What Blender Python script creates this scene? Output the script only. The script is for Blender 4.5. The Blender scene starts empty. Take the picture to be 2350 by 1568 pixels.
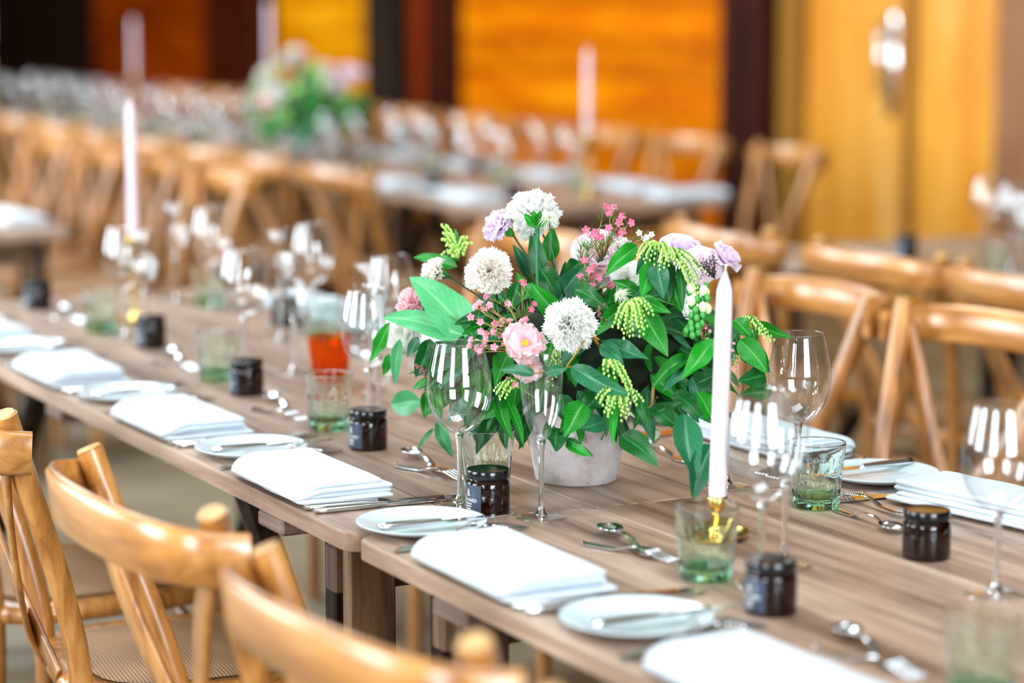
import bpy, bmesh, math, random
from mathutils import Vector, Matrix, noise as mnoise
PI = math.pi
sc = bpy.context.scene
COL = sc.collection

# ------------------------------------------------------------------ camera, world, light, exposure
TT = 0.76                      # height of the table tops
CAMH = TT + 0.70
RIGHT = Vector((0.88420373, -0.46710144, 0.0))
DOWN = Vector((-0.06697937, -0.12678918, -0.98966573))
FWD = Vector((0.46227429, 0.87506614, -0.14339363))
F = 5549.0
def at(x, y, d):               # pixel + depth -> point in the room
    return Vector((0, 0, CAMH)) + (RIGHT * ((x - 1175) / F) + DOWN * ((y - 784) / F) + FWD) * d
def tb(x, y, z=0.0):           # pixel -> point at height z over the table top
    w = RIGHT * ((x - 1175) / F) + DOWN * ((y - 784) / F) + FWD
    return Vector((0, 0, CAMH)) + w * ((z - 0.70) / w.z)
cd = bpy.data.cameras.new('camera')
cam = bpy.data.objects.new('camera', cd); COL.objects.link(cam)
cam.matrix_world = Matrix(((RIGHT.x, -DOWN.x, -FWD.x, 0), (RIGHT.y, -DOWN.y, -FWD.y, 0), (RIGHT.z, -DOWN.z, -FWD.z, CAMH), (0, 0, 0, 1)))
cd.sensor_width = 36; cd.lens = 85; cd.clip_start = 0.05; cd.clip_end = 200
cd.dof.use_dof = True; cd.dof.focus_distance = 3.36; cd.dof.aperture_fstop = 1.85
sc.camera = cam
w = bpy.data.worlds.new('daylight'); sc.world = w; w.use_nodes = True
bg = w.node_tree.nodes['Background']; bg.inputs[0].default_value = (0.72, 0.86, 1.0, 1); bg.inputs[1].default_value = 1.35
sc.view_settings.view_transform = 'Standard'; sc.view_settings.look = 'None'
sc.view_settings.exposure = 0.0; sc.view_settings.gamma = 1.0; sc.view_settings.use_curve_mapping = False
sc.cycles.use_denoising = True
sc.cycles.max_bounces = 14; sc.cycles.transmission_bounces = 12; sc.cycles.transparent_max_bounces = 40
sc.cycles.diffuse_bounces = 4; sc.cycles.glossy_bounces = 5
sc.cycles.caustics_reflective = False; sc.cycles.blur_glossy = 0.5
sc.cycles.sample_clamp_indirect = 6.0; sc.cycles.sample_clamp_direct = 0

def area(name, loc, target, sx, sy, power, color):
    l = bpy.data.lights.new(name, 'AREA'); l.shape = 'RECTANGLE'; l.size = sx; l.size_y = sy; l.energy = power; l.color = color
    o = bpy.data.objects.new(name, l); COL.objects.link(o); o.location = loc
    d = Vector(target) - Vector(loc); o.rotation_euler = d.to_track_quat('-Z', 'Y').to_euler(); return o
WIN = [(-3.96, y) for y in (-1.2, 4.2, 9.8, 15.4)]
for (x, y), pw in zip(WIN, (360, 360, 470, 560)):
    area('window_daylight', (x + 0.05, y, 2.35), (x + 5, y, 2.35), 2.2, 2.6, pw, (0.82, 0.92, 1.0))
for (x, y) in ((1.2, -4.9),):
    area('doorway_daylight', (x, y, 2.3), (x, y + 5, 2.3), 3.0, 2.6, 640, (0.84, 0.93, 1.0))
for y, pw in ((1.5, 100), (7.0, 190), (12.5, 300)):
    area('skylight_daylight', (1.6, y, 4.34), (1.6, y, 0), 2.6, 1.6, pw, (0.84, 0.93, 1.0))

# ------------------------------------------------------------------ materials
def lin(c):
    c = c / 255.0
    return c / 12.92 if c <= 0.04045 else ((c + 0.055) / 1.055) ** 2.4
def C(r, g, b): return (lin(r), lin(g), lin(b), 1)
def mat(name, col, rough=0.5, **kw):
    m = bpy.data.materials.new(name); m.use_nodes = True
    p = m.node_tree.nodes['Principled BSDF']; p.inputs['Base Color'].default_value = col; p.inputs['Roughness'].default_value = rough
    for k, v in kw.items(): p.inputs[k.replace('_', ' ')].default_value = v
    return m
def nd(m, t, **kw):
    n = m.node_tree.nodes.new(t)
    for k, v in kw.items(): setattr(n, k, v)
    return n
def lk(m, a, b): m.node_tree.links.new(a, b)
def coords(m, scale):
    """object coordinates, shifted by a per-object random amount"""
    tc = nd(m, 'ShaderNodeTexCoord'); oi = nd(m, 'ShaderNodeObjectInfo'); mul = nd(m, 'ShaderNodeVectorMath', operation='SCALE')
    mul.inputs[0].default_value = (7.3, 11.7, 5.1); lk(m, oi.outputs['Random'], mul.inputs['Scale'])
    add = nd(m, 'ShaderNodeVectorMath', operation='ADD'); lk(m, tc.outputs['Object'], add.inputs[0]); lk(m, mul.outputs[0], add.inputs[1])
    mp = nd(m, 'ShaderNodeMapping'); mp.inputs['Scale'].default_value = scale; lk(m, add.outputs[0], mp.inputs['Vector'])
    return mp.outputs[0], add.outputs[0], oi
def ramp(m, src, stops):
    r = nd(m, 'ShaderNodeValToRGB'); e = r.color_ramp.elements
    e[0].position, e[0].color = stops[0]; e[1].position, e[1].color = stops[-1]
    for p, c in stops[1:-1]:
        x = e.new(p); x.color = c
    lk(m, src, r.inputs[0]); return r
def wood(name, light, mid, dark, scale=(22, 1.6, 22), rough=0.45, knots=True, vary=0.25, bump=0.15, coat=0.0, spec=0.5):
    m = mat(name, mid, rough); p = m.node_tree.nodes['Principled BSDF']
    p.inputs['Coat Weight'].default_value = coat; p.inputs['Coat Roughness'].default_value = 0.25; p.inputs['Specular IOR Level'].default_value = spec
    v, raw, oi = coords(m, scale)
    n = nd(m, 'ShaderNodeTexNoise'); n.inputs['Scale'].default_value = 1.0; n.inputs['Detail'].default_value = 7; n.inputs['Roughness'].default_value = 0.62; n.inputs['Distortion'].default_value = 0.5
    lk(m, v, n.inputs['Vector'])
    r = ramp(m, n.outputs['Fac'], [(0.28, dark), (0.5, mid), (0.72, light)])
    out = r.outputs[0]
    if knots:
        mp = nd(m, 'ShaderNodeMapping'); mp.inputs['Scale'].default_value = (5, 2.2, 5); lk(m, raw, mp.inputs['Vector'])
        vo = nd(m, 'ShaderNodeTexVoronoi'); vo.inputs['Scale'].default_value = 1.0; lk(m, mp.outputs[0], vo.inputs['Vector'])
        kr = ramp(m, vo.outputs['Distance'], [(0.03, (1, 1, 1, 1)), (0.10, (0.35, 0.35, 0.35, 1)), (0.2, (0, 0, 0, 1))])
        mx = nd(m, 'ShaderNodeMix', data_type='RGBA'); lk(m, kr.outputs[0], mx.inputs['Factor']); lk(m, out, mx.inputs['A'])
        mx.inputs['B'].default_value = (dark[0] * 0.45, dark[1] * 0.4, dark[2] * 0.4, 1); out = mx.outputs['Result']
    hs = nd(m, 'ShaderNodeHueSaturation'); mr = nd(m, 'ShaderNodeMapRange'); mr.inputs['To Min'].default_value = 1 - vary; mr.inputs['To Max'].default_value = 1 + vary
    lk(m, oi.outputs['Random'], mr.inputs['Value']); lk(m, mr.outputs[0], hs.inputs['Value']); lk(m, out, hs.inputs['Color'])
    lk(m, hs.outputs[0], p.inputs['Base Color'])
    b = nd(m, 'ShaderNodeBump'); b.inputs['Strength'].default_value = bump; b.inputs['Distance'].default_value = 0.003
    lk(m, n.outputs['Fac'], b.inputs['Height']); lk(m, b.outputs[0], p.inputs['Normal'])
    return m
M = {}
M['table'] = wood('rustic_table_wood', C(206, 180, 158), C(166, 138, 118), C(96, 72, 58), rough=0.42, vary=0.12)
M['tableedge'] = wood('weathered_table_edge', C(176, 156, 140), C(128, 106, 92), C(70, 54, 46), rough=0.6, vary=0.12)
M['trestle'] = wood('stained_trestle_wood', C(140, 108, 76), C(92, 66, 42), C(44, 28, 16), scale=(26, 26, 2), rough=0.6, vary=0.15)
M['trestledark'] = wood('dark_trestle_wood', C(60, 44, 30), C(34, 24, 16), C(14, 10, 6), scale=(26, 26, 2), rough=0.6, vary=0.15)
M['chair'] = wood('honey_chair_wood', C(212, 154, 86), C(172, 112, 50), C(94, 54, 22), scale=(30, 30, 3), rough=0.3, vary=0.12, bump=0.05, coat=0.6, knots=False)
M['rail'] = wood('honey_bent_rail_wood', C(218, 160, 92), C(184, 122, 56), C(130, 78, 34), scale=(2.5, 26, 40), rough=0.28, vary=0.12, bump=0.05, coat=0.65, knots=False)
M['chairend'] = wood('pale_end_grain', C(226, 186, 128), C(206, 160, 98), C(160, 112, 60), scale=(30, 30, 30), rough=0.5, vary=0.1, knots=False)
M['orange'] = wood('orange_varnished_boards', C(222, 138, 4), C(204, 106, 0), C(160, 60, 0), scale=(3, 1.2, 6), rough=0.35, vary=0.13, knots=False)
M['burnt'] = wood('burnt_orange_boards', C(172, 74, 4), C(146, 52, 0), C(92, 26, 0), scale=(3, 1.2, 6), rough=0.4, vary=0.12, knots=False)
M['yellow'] = wood('golden_boards', C(236, 164, 16), C(222, 140, 4), C(190, 104, 0), scale=(3, 1.2, 6), rough=0.35, vary=0.08, knots=False)
M['ply'] = wood('golden_plywood', C(232, 176, 92), C(222, 150, 44), C(204, 118, 8), scale=(5, 5, 0.9), rough=0.3, vary=0.05, knots=False, coat=0.3)
M['post'] = wood('dark_red_timber', C(84, 26, 6), C(56, 14, 2), C(22, 6, 2), scale=(8, 8, 1), rough=0.5, vary=0.2, knots=False)
M['redboard'] = wood('deep_red_board', C(136, 50, 6), C(112, 34, 0), C(72, 16, 0), scale=(8, 8, 1), rough=0.5, vary=0.1, knots=False)
M['olive'] = wood('olive_brown_frame', C(166, 122, 52), C(144, 100, 34), C(108, 70, 16), scale=(8, 8, 1), rough=0.5, vary=0.05, knots=False)
M['brownboard'] = wood('brown_end_board', C(166, 120, 84), C(140, 94, 62), C(96, 52, 30), scale=(8, 8, 1), rough=0.5, vary=0.05, knots=False)

for k_ in ('orange', 'burnt', 'yellow', 'post', 'redboard', 'olive', 'brownboard', 'trestledark'):
    M[k_].node_tree.nodes['Principled BSDF'].inputs['Specular IOR Level'].default_value = 0.12
def floor_mat():
    m = mat('worn_concrete_floor', C(130, 118, 96), 0.55); p = m.node_tree.nodes['Principled BSDF']
    tc = nd(m, 'ShaderNodeTexCoord'); n = nd(m, 'ShaderNodeTexNoise'); n.inputs['Scale'].default_value = 1.6; n.inputs['Detail'].default_value = 6
    lk(m, tc.outputs['Object'], n.inputs['Vector'])
    r = ramp(m, n.outputs['Fac'], [(0.3, C(98, 84, 60)), (0.7, C(142, 130, 106))]); lk(m, r.outputs[0], p.inputs['Base Color'])
    return m
M['floor'] = floor_mat()
M['plaster'] = mat('grey_brown_barn_boards', C(150, 138, 124), 0.8)
M['dark'] = mat('dark_stained_boards', C(30, 12, 3), 0.8, Specular_IOR_Level=0.1)
M['winframe'] = mat('white_window_frame', C(225, 225, 220), 0.5)
M['white'] = mat('white_glazed_ceramic', C(212, 226, 230), 0.12)
M['steel'] = mat('polished_steel', (0.78, 0.8, 0.82, 1), 0.13, Metallic=1.0)
M['brass'] = mat('brushed_brass', (0.83, 0.55, 0.16, 1), 0.22, Metallic=1.0)
M['bolt'] = mat('dark_steel_bolt', (0.13, 0.15, 0.2, 1), 0.3, Metallic=0.9)
M['lid'] = mat('glossy_black_lid', C(12, 14, 18), 0.16)
M['wax'] = mat('blush_wax', C(234, 212, 219), 0.35, Subsurface_Weight=0.15); M['wax'].node_tree.nodes['Principled BSDF'].inputs['Subsurface Radius'].default_value = (0.02, 0.01, 0.01)
M['waxlilac'] = mat('pale_lilac_wax', C(226, 206, 226), 0.35)
M['wick'] = mat('cotton_wick', C(235, 225, 210), 0.8)
M['label'] = mat('slate_paper_label', C(58, 68, 84), 0.32)
M['print'] = mat('white_label_print', C(235, 238, 242), 0.5)
M['gapshade'] = mat('dark_leaf_gap_shade', C(18, 34, 10), 0.9)  # near-black green, shade between the leaves put into the colour
def napkin_mat():
    m = mat('white_linen', C(203, 213, 221), 0.75, Sheen_Weight=0.2); p = m.node_tree.nodes['Principled BSDF']
    tc = nd(m, 'ShaderNodeTexCoord'); b = nd(m, 'ShaderNodeBump'); b.inputs['Strength'].default_value = 0.12; b.inputs['Distance'].default_value = 0.001
    n = nd(m, 'ShaderNodeTexNoise'); n.inputs['Scale'].default_value = 900; lk(m, tc.outputs['Object'], n.inputs['Vector'])
    lk(m, n.outputs['Fac'], b.inputs['Height']); lk(m, b.outputs[0], p.inputs['Normal']); return m
M['linen'] = napkin_mat()
def concrete_mat():
    m = mat('pale_stone_pot', C(205, 195, 196), 0.85); p = m.node_tree.nodes['Principled BSDF']
    tc = nd(m, 'ShaderNodeTexCoord'); n = nd(m, 'ShaderNodeTexNoise'); n.inputs['Scale'].default_value = 14; n.inputs['Detail'].default_value = 8; n.inputs['Roughness'].default_value = 0.7
    lk(m, tc.outputs['Object'], n.inputs['Vector'])
    r = ramp(m, n.outputs['Fac'], [(0.25, C(150, 128, 118)), (0.45, C(198, 184, 182)), (0.75, C(226, 220, 224))])
    v = nd(m, 'ShaderNodeTexVoronoi'); v.inputs['Scale'].default_value = 60; lk(m, tc.outputs['Object'], v.inputs['Vector'])
    k = ramp(m, v.outputs['Distance'], [(0.06, (0.4, 0.38, 0.36, 1)), (0.16, (1, 1, 1, 1))])
    mx = nd(m, 'ShaderNodeMix', data_type='RGBA', blend_type='MULTIPLY'); mx.inputs['Factor'].default_value = 0.6; lk(m, r.outputs[0], mx.inputs['A']); lk(m, k.outputs[0], mx.inputs['B'])
    lk(m, mx.outputs['Result'], p.inputs['Base Color'])
    b = nd(m, 'ShaderNodeBump'); b.inputs['Strength'].default_value = 0.3; b.inputs['Distance'].default_value = 0.002; lk(m, n.outputs['Fac'], b.inputs['Height']); lk(m, b.outputs[0], p.inputs['Normal'])
    return m
M['pot'] = concrete_mat()
def thin_glass():
    """single-skin glass: clear transmission plus Fresnel reflection"""
    m = bpy.data.materials.new('thin_clear_glass'); m.use_nodes = True; nt = m.node_tree; nt.nodes.clear()
    t = nd(m, 'ShaderNodeBsdfTransparent'); t.inputs[0].default_value = (0.972, 0.985, 0.985, 1)
    g = nd(m, 'ShaderNodeBsdfGlossy'); g.inputs['Roughness'].default_value = 0.015; g.inputs[0].default_value = (1, 1, 1, 1)
    ge = nd(m, 'ShaderNodeNewGeometry'); dt = nd(m, 'ShaderNodeVectorMath', operation='DOT_PRODUCT'); lk(m, ge.outputs['Normal'], dt.inputs[0]); lk(m, ge.outputs['Incoming'], dt.inputs[1])
    ab = nd(m, 'ShaderNodeMath', operation='ABSOLUTE'); lk(m, dt.outputs['Value'], ab.inputs[0])
    iv = nd(m, 'ShaderNodeMath', operation='SUBTRACT'); iv.inputs[0].default_value = 1; lk(m, ab.outputs[0], iv.inputs[1])
    pw = nd(m, 'ShaderNodeMath', operation='POWER'); pw.inputs[1].default_value = 4; lk(m, iv.outputs[0], pw.inputs[0])
    mu = nd(m, 'ShaderNodeMath', operation='MULTIPLY_ADD'); mu.inputs[1].default_value = 0.85; mu.inputs[2].default_value = 0.105; mu.use_clamp = True; lk(m, pw.outputs[0], mu.inputs[0])
    mx = nd(m, 'ShaderNodeMixShader'); lk(m, mu.outputs[0], mx.inputs[0]); lk(m, t.outputs[0], mx.inputs[1]); lk(m, g.outputs[0], mx.inputs[2])
    o = nd(m, 'ShaderNodeOutputMaterial'); lk(m, mx.outputs[0], o.inputs[0]); return m
M['thinglass'] = thin_glass()
M['glass'] = mat('solid_clear_glass', (0.97, 0.99, 0.99, 1), 0.0, Transmission_Weight=1.0, IOR=1.48)
def tumbler_mat():
    m = mat('pressed_green_glass', (0.9, 0.98, 0.93, 1), 0.0, Transmission_Weight=1.0, IOR=1.4); p = m.node_tree.nodes['Principled BSDF']
    tc = nd(m, 'ShaderNodeTexCoord'); s = nd(m, 'ShaderNodeSeparateXYZ'); lk(m, tc.outputs['Object'], s.inputs[0])
    r = ramp(m, s.outputs['Z'], [(0.0, (0.22, 0.85, 0.42, 1)), (0.012, (0.42, 0.92, 0.6, 1)), (0.022, (0.86, 0.985, 0.91, 1)), (0.09, (0.955, 0.995, 0.97, 1))]); lk(m, r.outputs[0], p.inputs['Base Color']); return m
M['green'] = tumbler_mat()
M['amber'] = mat('amber_glass', C(26, 5, 1), 0.05, Transmission_Weight=0.2, IOR=1.5)
M['amberlight'] = mat('bright_amber_glass', C(244, 128, 20), 0.02, Transmission_Weight=0.9, IOR=1.2)
def rattan_mat():
    m = mat('woven_rattan', C(186, 142, 92), 0.6); p = m.node_tree.nodes['Principled BSDF']
    tc = nd(m, 'ShaderNodeTexCoord'); mp = nd(m, 'ShaderNodeMapping'); mp.inputs['Scale'].default_value = (1, 1, 0.001); lk(m, tc.outputs['Object'], mp.inputs['Vector'])
    ws = []
    for d in ('X', 'Y'):
        wv = nd(m, 'ShaderNodeTexWave', bands_direction=d); wv.inputs['Scale'].default_value = 50 if d == 'X' else 56; wv.inputs['Distortion'].default_value = 0.4; lk(m, mp.outputs[0], wv.inputs['Vector']); ws.append(wv)
    mu = nd(m, 'ShaderNodeMath', operation='MULTIPLY'); lk(m, ws[0].outputs['Fac'], mu.inputs[0]); lk(m, ws[1].outputs['Fac'], mu.inputs[1])
    r = ramp(m, mu.outputs[0], [(0.02, C(96, 62, 32)), (0.2, C(176, 130, 82)), (0.7, C(214, 172, 122))]); lk(m, r.outputs[0], p.inputs['Base Color'])
    b = nd(m, 'ShaderNodeBump'); b.inputs['Strength'].default_value = 0.7; b.inputs['Distance'].default_value = 0.003; lk(m, mu.outputs[0], b.inputs['Height']); lk(m, b.outputs[0], p.inputs['Normal'])
    return m
M['rattan'] = rattan_mat()
def leaf_mat(name, col, rib, rough=0.32, trans=0.18):
    m = mat(name, col, rough); p = m.node_tree.nodes['Principled BSDF']; p.inputs['Specular IOR Level'].default_value = 0.35
    uv = nd(m, 'ShaderNodeUVMap'); s = nd(m, 'ShaderNodeSeparateXYZ'); lk(m, uv.outputs[0], s.inputs[0])
    sub = nd(m, 'ShaderNodeMath', operation='SUBTRACT'); sub.inputs[1].default_value = 0.5; lk(m, s.outputs['X'], sub.inputs[0])
    ab = nd(m, 'ShaderNodeMath', operation='ABSOLUTE'); lk(m, sub.outputs[0], ab.inputs[0])
    # side veins
    mu = nd(m, 'ShaderNodeMath', operation='MULTIPLY_ADD'); mu.inputs[1].default_value = -0.55; lk(m, ab.outputs[0], mu.inputs[0]); lk(m, s.outputs['Y'], mu.inputs[2])
    fr = nd(m, 'ShaderNodeMath', operation='PINGPONG'); fr.inputs[1].default_value = 0.05; lk(m, mu.outputs[0], fr.inputs[0])
    vein = ramp(m, fr.outputs[0], [(0.0, (0.35, 0.35, 0.35, 1)), (0.01, (0, 0, 0, 1))])
    mid = ramp(m, ab.outputs[0], [(0.0, (1, 1, 1, 1)), (0.03, (0.6, 0.6, 0.6, 1)), (0.06, (0, 0, 0, 1))])
    mx0 = nd(m, 'ShaderNodeMath', operation='MAXIMUM'); lk(m, vein.outputs[0], mx0.inputs[0]); lk(m, mid.outputs[0], mx0.inputs[1])
    tc = nd(m, 'ShaderNodeTexCoord'); n = nd(m, 'ShaderNodeTexNoise'); n.inputs['Scale'].default_value = 30; n.inputs['Detail'].default_value = 3; lk(m, tc.outputs['Object'], n.inputs['Vector'])
    hs = nd(m, 'ShaderNodeHueSaturation'); hs.inputs['Color'].default_value = col
    oi = nd(m, 'ShaderNodeObjectInfo'); ad = nd(m, 'ShaderNodeMath', operation='ADD'); lk(m, oi.outputs['Random'], ad.inputs[0]); lk(m, n.outputs['Fac'], ad.inputs[1])
    mr = nd(m, 'ShaderNodeMapRange'); mr.inputs['From Max'].default_value = 1.6; mr.inputs['To Min'].default_value = 0.6; mr.inputs['To Max'].default_value = 1.4; lk(m, ad.outputs[0], mr.inputs['Value']); lk(m, mr.outputs[0], hs.inputs['Value'])
    mx = nd(m, 'ShaderNodeMix', data_type='RGBA'); lk(m, mx0.outputs[0], mx.inputs['Factor']); lk(m, hs.outputs[0], mx.inputs['A']); mx.inputs['B'].default_value = rib
    lk(m, mx.outputs['Result'], p.inputs['Base Color'])
    b = nd(m, 'ShaderNodeBump'); b.inputs['Strength'].default_value = 0.25; b.inputs['Distance'].default_value = 0.001; lk(m, mx0.outputs[0], b.inputs['Height']); b.invert = True; lk(m, b.outputs[0], p.inputs['Normal'])
    t = nd(m, 'ShaderNodeBsdfTranslucent'); lk(m, mx.outputs['Result'], t.inputs[0]); ms = nd(m, 'ShaderNodeMixShader'); ms.inputs[0].default_value = trans
    o = m.node_tree.nodes['Material Output']; lk(m, p.outputs[0], ms.inputs[1]); lk(m, t.outputs[0], ms.inputs[2]); lk(m, ms.outputs[0], o.inputs[0])
    return m
M['leafdark'] = leaf_mat('dark_glossy_leaf', (0.004, 0.085, 0.012, 1), (0.04, 0.24, 0.06, 1), 0.36)
M['leafmid'] = leaf_mat('fresh_green_leaf', (0.006, 0.20, 0.008, 1), (0.10, 0.42, 0.09, 1), 0.4)
M['leafteal'] = leaf_mat('blue_green_leaf', (0.014, 0.13, 0.05, 1), (0.10, 0.33, 0.16, 1), 0.34)
M['leafpale'] = leaf_mat('pale_broad_leaf', (0.06, 0.32, 0.12, 1), (0.2, 0.55, 0.25, 1), 0.4)
def petal_mat(name, col, deep, trans=0.5):
    m = mat(name, col, 0.65); p = m.node_tree.nodes['Principled BSDF']
    uv = nd(m, 'ShaderNodeUVMap'); s = nd(m, 'ShaderNodeSeparateXYZ'); lk(m, uv.outputs[0], s.inputs[0])
    r = ramp(m, s.outputs['Y'], [(0.05, deep), (0.42, col)]); lk(m, r.outputs[0], p.inputs['Base Color'])
    t = nd(m, 'ShaderNodeBsdfTranslucent'); lk(m, r.outputs[0], t.inputs[0]); ms = nd(m, 'ShaderNodeMixShader'); ms.inputs[0].default_value = trans
    o = m.node_tree.nodes['Material Output']; lk(m, p.outputs[0], ms.inputs[1]); lk(m, t.outputs[0], ms.inputs[2]); lk(m, ms.outputs[0], o.inputs[0]); return m
M['pwhite'] = petal_mat('white_petals', C(254, 254, 250), C(244, 248, 226))
M['ppeach'] = petal_mat('peach_petals', C(255, 250, 243), C(255, 224, 202))
M['ppink'] = petal_mat('pink_petals', C(254, 222, 226), C(248, 150, 170))
M['plilac'] = petal_mat('lilac_petals', C(248, 234, 248), C(232, 200, 232))
M['pblush'] = petal_mat('blush_petals', C(252, 240, 244), C(244, 220, 230))
M['pwax'] = petal_mat('rose_waxflower_petals', C(224, 120, 148), C(190, 40, 90), 0.15)
M['pwaxpale'] = petal_mat('pale_waxflower_petals', C(240, 168, 184), C(220, 90, 120), 0.15)
M['yolk'] = mat('yellow_stamens', C(248, 200, 60), 0.6)
M['stem'] = mat('green_stem', C(70, 140, 60), 0.5)
M['stemdark'] = mat('dark_green_stem', C(30, 80, 50), 0.5)
M['twig'] = mat('ochre_twig', C(176, 126, 60), 0.6)
M['calyx'] = mat('green_calyx', C(60, 150, 60), 0.5)
M['bell'] = mat('lime_buds', C(184, 226, 112), 0.45)
M['cream'] = mat('cream_buds', C(214, 236, 176), 0.5)
M['plume'] = mat('silvery_plume', C(228, 236, 206), 0.5)
M['bead'] = mat('dark_plum_beads', C(74, 44, 66), 0.5)
M['cone'] = mat('brown_seed_pods', C(110, 82, 66), 0.7)

# ------------------------------------------------------------------ mesh building
class MB:
    def __init__(s): s.v = []; s.f = []; s.uv = {}; s.mi = []; s.cur = 0
    def add(s, vs, fs, uvs=None):
        o = len(s.v); s.v += [tuple(v) for v in vs]
        for f in fs: s.f.append([i + o for i in f]); s.mi.append(s.cur)
        if uvs:
            for i, u in enumerate(uvs): s.uv[o + i] = u
        return s
    def lathe(s, prof, seg=32, rf=None, T=None):
        vs = []; fs = []; rings = []
        for (r, z) in prof:
            if r < 1e-6: rings.append([len(vs)]); vs.append(Vector((0, 0, z)))
            else:
                ring = []
                for k in range(seg):
                    a = 2 * PI * k / seg; rr = r * (rf(a, z, r) if rf else 1)
                    ring.append(len(vs)); vs.append(Vector((rr * math.cos(a), rr * math.sin(a), z)))
                rings.append(ring)
        for a, b in zip(rings, rings[1:]):
            for k in range(seg):
                k2 = (k + 1) % seg
                if len(a) == 1 and len(b) == 1: continue
                if len(a) == 1: fs.append([a[0], b[k2], b[k]])
                elif len(b) == 1: fs.append([a[k], a[k2], b[0]])
                else: fs.append([a[k], a[k2], b[k2], b[k]])
        if T: vs = [T @ v for v in vs]
        return s.add(vs, fs)
    def tube(s, pts, rad, seg=8, flat=1.0, up=None, cap=True):
        pts = [Vector(p) for p in pts]; n = len(pts); rings = []; vs = []; fs = []
        R = rad if isinstance(rad, (list, tuple)) else [rad] * n
        ref = Vector(up) if up else Vector((0.13, 0.21, 0.97))
        for i, p in enumerate(pts):
            t = (pts[min(i + 1, n - 1)] - pts[max(i - 1, 0)]).normalized()
            a = t.cross(ref)
            if a.length < 1e-4: a = t.cross(Vector((1, 0, 0)))
            a.normalize(); b = a.cross(t).normalized()
            if not up: ref = b
            ring = []
            for k in range(seg):
                th = 2 * PI * k / seg; ring.append(len(vs)); vs.append(p + a * (math.cos(th) * R[i] * flat) + b * (math.sin(th) * R[i]))
            rings.append(ring)
        for a, b in zip(rings, rings[1:]):
            for k in range(seg): k2 = (k + 1) % seg; fs.append([a[k], a[k2], b[k2], b[k]])
        if cap: fs.append(rings[0][::-1]); fs.append(rings[-1])
        return s.add(vs, fs)
    def ribbon(s, pts, wdir, w, th):
        """flat strip of width w (along wdir) and thickness th following pts"""
        pts = [Vector(p) for p in pts]; n = len(pts); vs = []; fs = []
        for i, p in enumerate(pts):
            t = (pts[min(i + 1, n - 1)] - pts[max(i - 1, 0)]).normalized(); wd = Vector(wdir[i] if isinstance(wdir, list) else wdir)
            wd = (wd - t * wd.dot(t)).normalized(); nn = t.cross(wd).normalized(); ww = w[i] if isinstance(w, list) else w
            c = min(th * 0.35, ww * 0.3); A = ww / 2; B = th / 2
            for (a, b) in ((-A, -B + c), (-A + c, -B), (A - c, -B), (A, -B + c), (A, B - c), (A - c, B), (-A + c, B), (-A, B - c)): vs.append(p + wd * a + nn * b)
        for i in range(n - 1):
            for k in range(8): k2 = (k + 1) % 8; fs.append([i * 8 + k, i * 8 + k2, i * 8 + 8 + k2, i * 8 + 8 + k])
        fs.append(list(range(8))[::-1]); fs.append([(n - 1) * 8 + k for k in range(8)])
        return s.add(vs, fs)
    def box(s, x0, x1, y0, y1, z0, z1, c=0.003, T=None):
        bm = bmesh.new(); c = min(c, (x1 - x0) * .4, (y1 - y0) * .4, (z1 - z0) * .4)
        for sx in (0, 1):
            for sy in (0, 1):
                for sz in (0, 1):
                    p = Vector((x1 if sx else x0, y1 if sy else y0, z1 if sz else z0)); dx = Vector((-c if sx else c, 0, 0)); dy = Vector((0, -c if sy else c, 0)); dz = Vector((0, 0, -c if sz else c))
                    for q in ((dy + dz), (dx + dz), (dx + dy)): bm.verts.new(p + q)
        bmesh.ops.convex_hull(bm, input=bm.verts); bmesh.ops.dissolve_limit(bm, angle_limit=0.02, verts=bm.verts, edges=bm.edges)
        bm.verts.index_update(); vs = [v.co.copy() for v in bm.verts]; fs = [[v.index for v in f.verts] for f in bm.faces]; bm.free()
        if T: vs = [T @ v for v in vs]
        return s.add(vs, fs)
    def grid(s, fn, nu, nv, T=None, close_u=False):
        vs = []; uv = []; fs = []
        for j in range(nv + 1):
            for i in range(nu + 1):
                u, v = i / nu, j / nv; p = fn(u, v); vs.append(T @ p if T else p); uv.append((u, v))
        for j in range(nv):
            for i in range(nu): a = j * (nu + 1) + i; fs.append([a, a + 1, a + nu + 2, a + nu + 1])
        return s.add(vs, fs, uv)
    def ball(s, c, r, seg=6, rings=4, sz=1.0):
        prof = [(0 if k in (0, rings) else r * math.sin(PI * k / rings), -r * sz * math.cos(PI * k / rings)) for k in range(rings + 1)]
        return s.lathe(prof, seg, T=Matrix.Translation(Vector(c)))
    def mesh(s, name, mats, smooth=True, angle=None):
        me = bpy.data.meshes.new(name); me.from_pydata(s.v, [], s.f)
        if not isinstance(mats, (list, tuple)): mats = [mats]
        for m in mats: me.materials.append(m)
        me.polygons.foreach_set('use_smooth', [smooth] * len(me.polygons)); me.polygons.foreach_set('material_index', s.mi)
        if s.uv:
            l = me.uv_layers.new(name='UVMap'); d = [0.0] * (2 * len(me.loops))
            for lo in me.loops:
                u = s.uv.get(lo.vertex_index, (0.5, 0.5)); d[2 * lo.index] = u[0]; d[2 * lo.index + 1] = u[1]
            l.data.foreach_set('uv', d)
        me.update()
        if smooth and angle is not None: me.set_sharp_from_angle(angle=angle)
        return me
def obj(name, me, parent=None, loc=None, kind=None, label=None):
    o = bpy.data.objects.new(name, me); COL.objects.link(o)
    if parent: o.parent = parent
    if loc is not None: o.location = loc
    if kind: o['kind'] = kind
    if label: o['label'] = label
    return o
def tag(o, label, cat, group=None):
    o['label'] = label; o['category'] = cat
    if group: o['group'] = group
    return o
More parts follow.
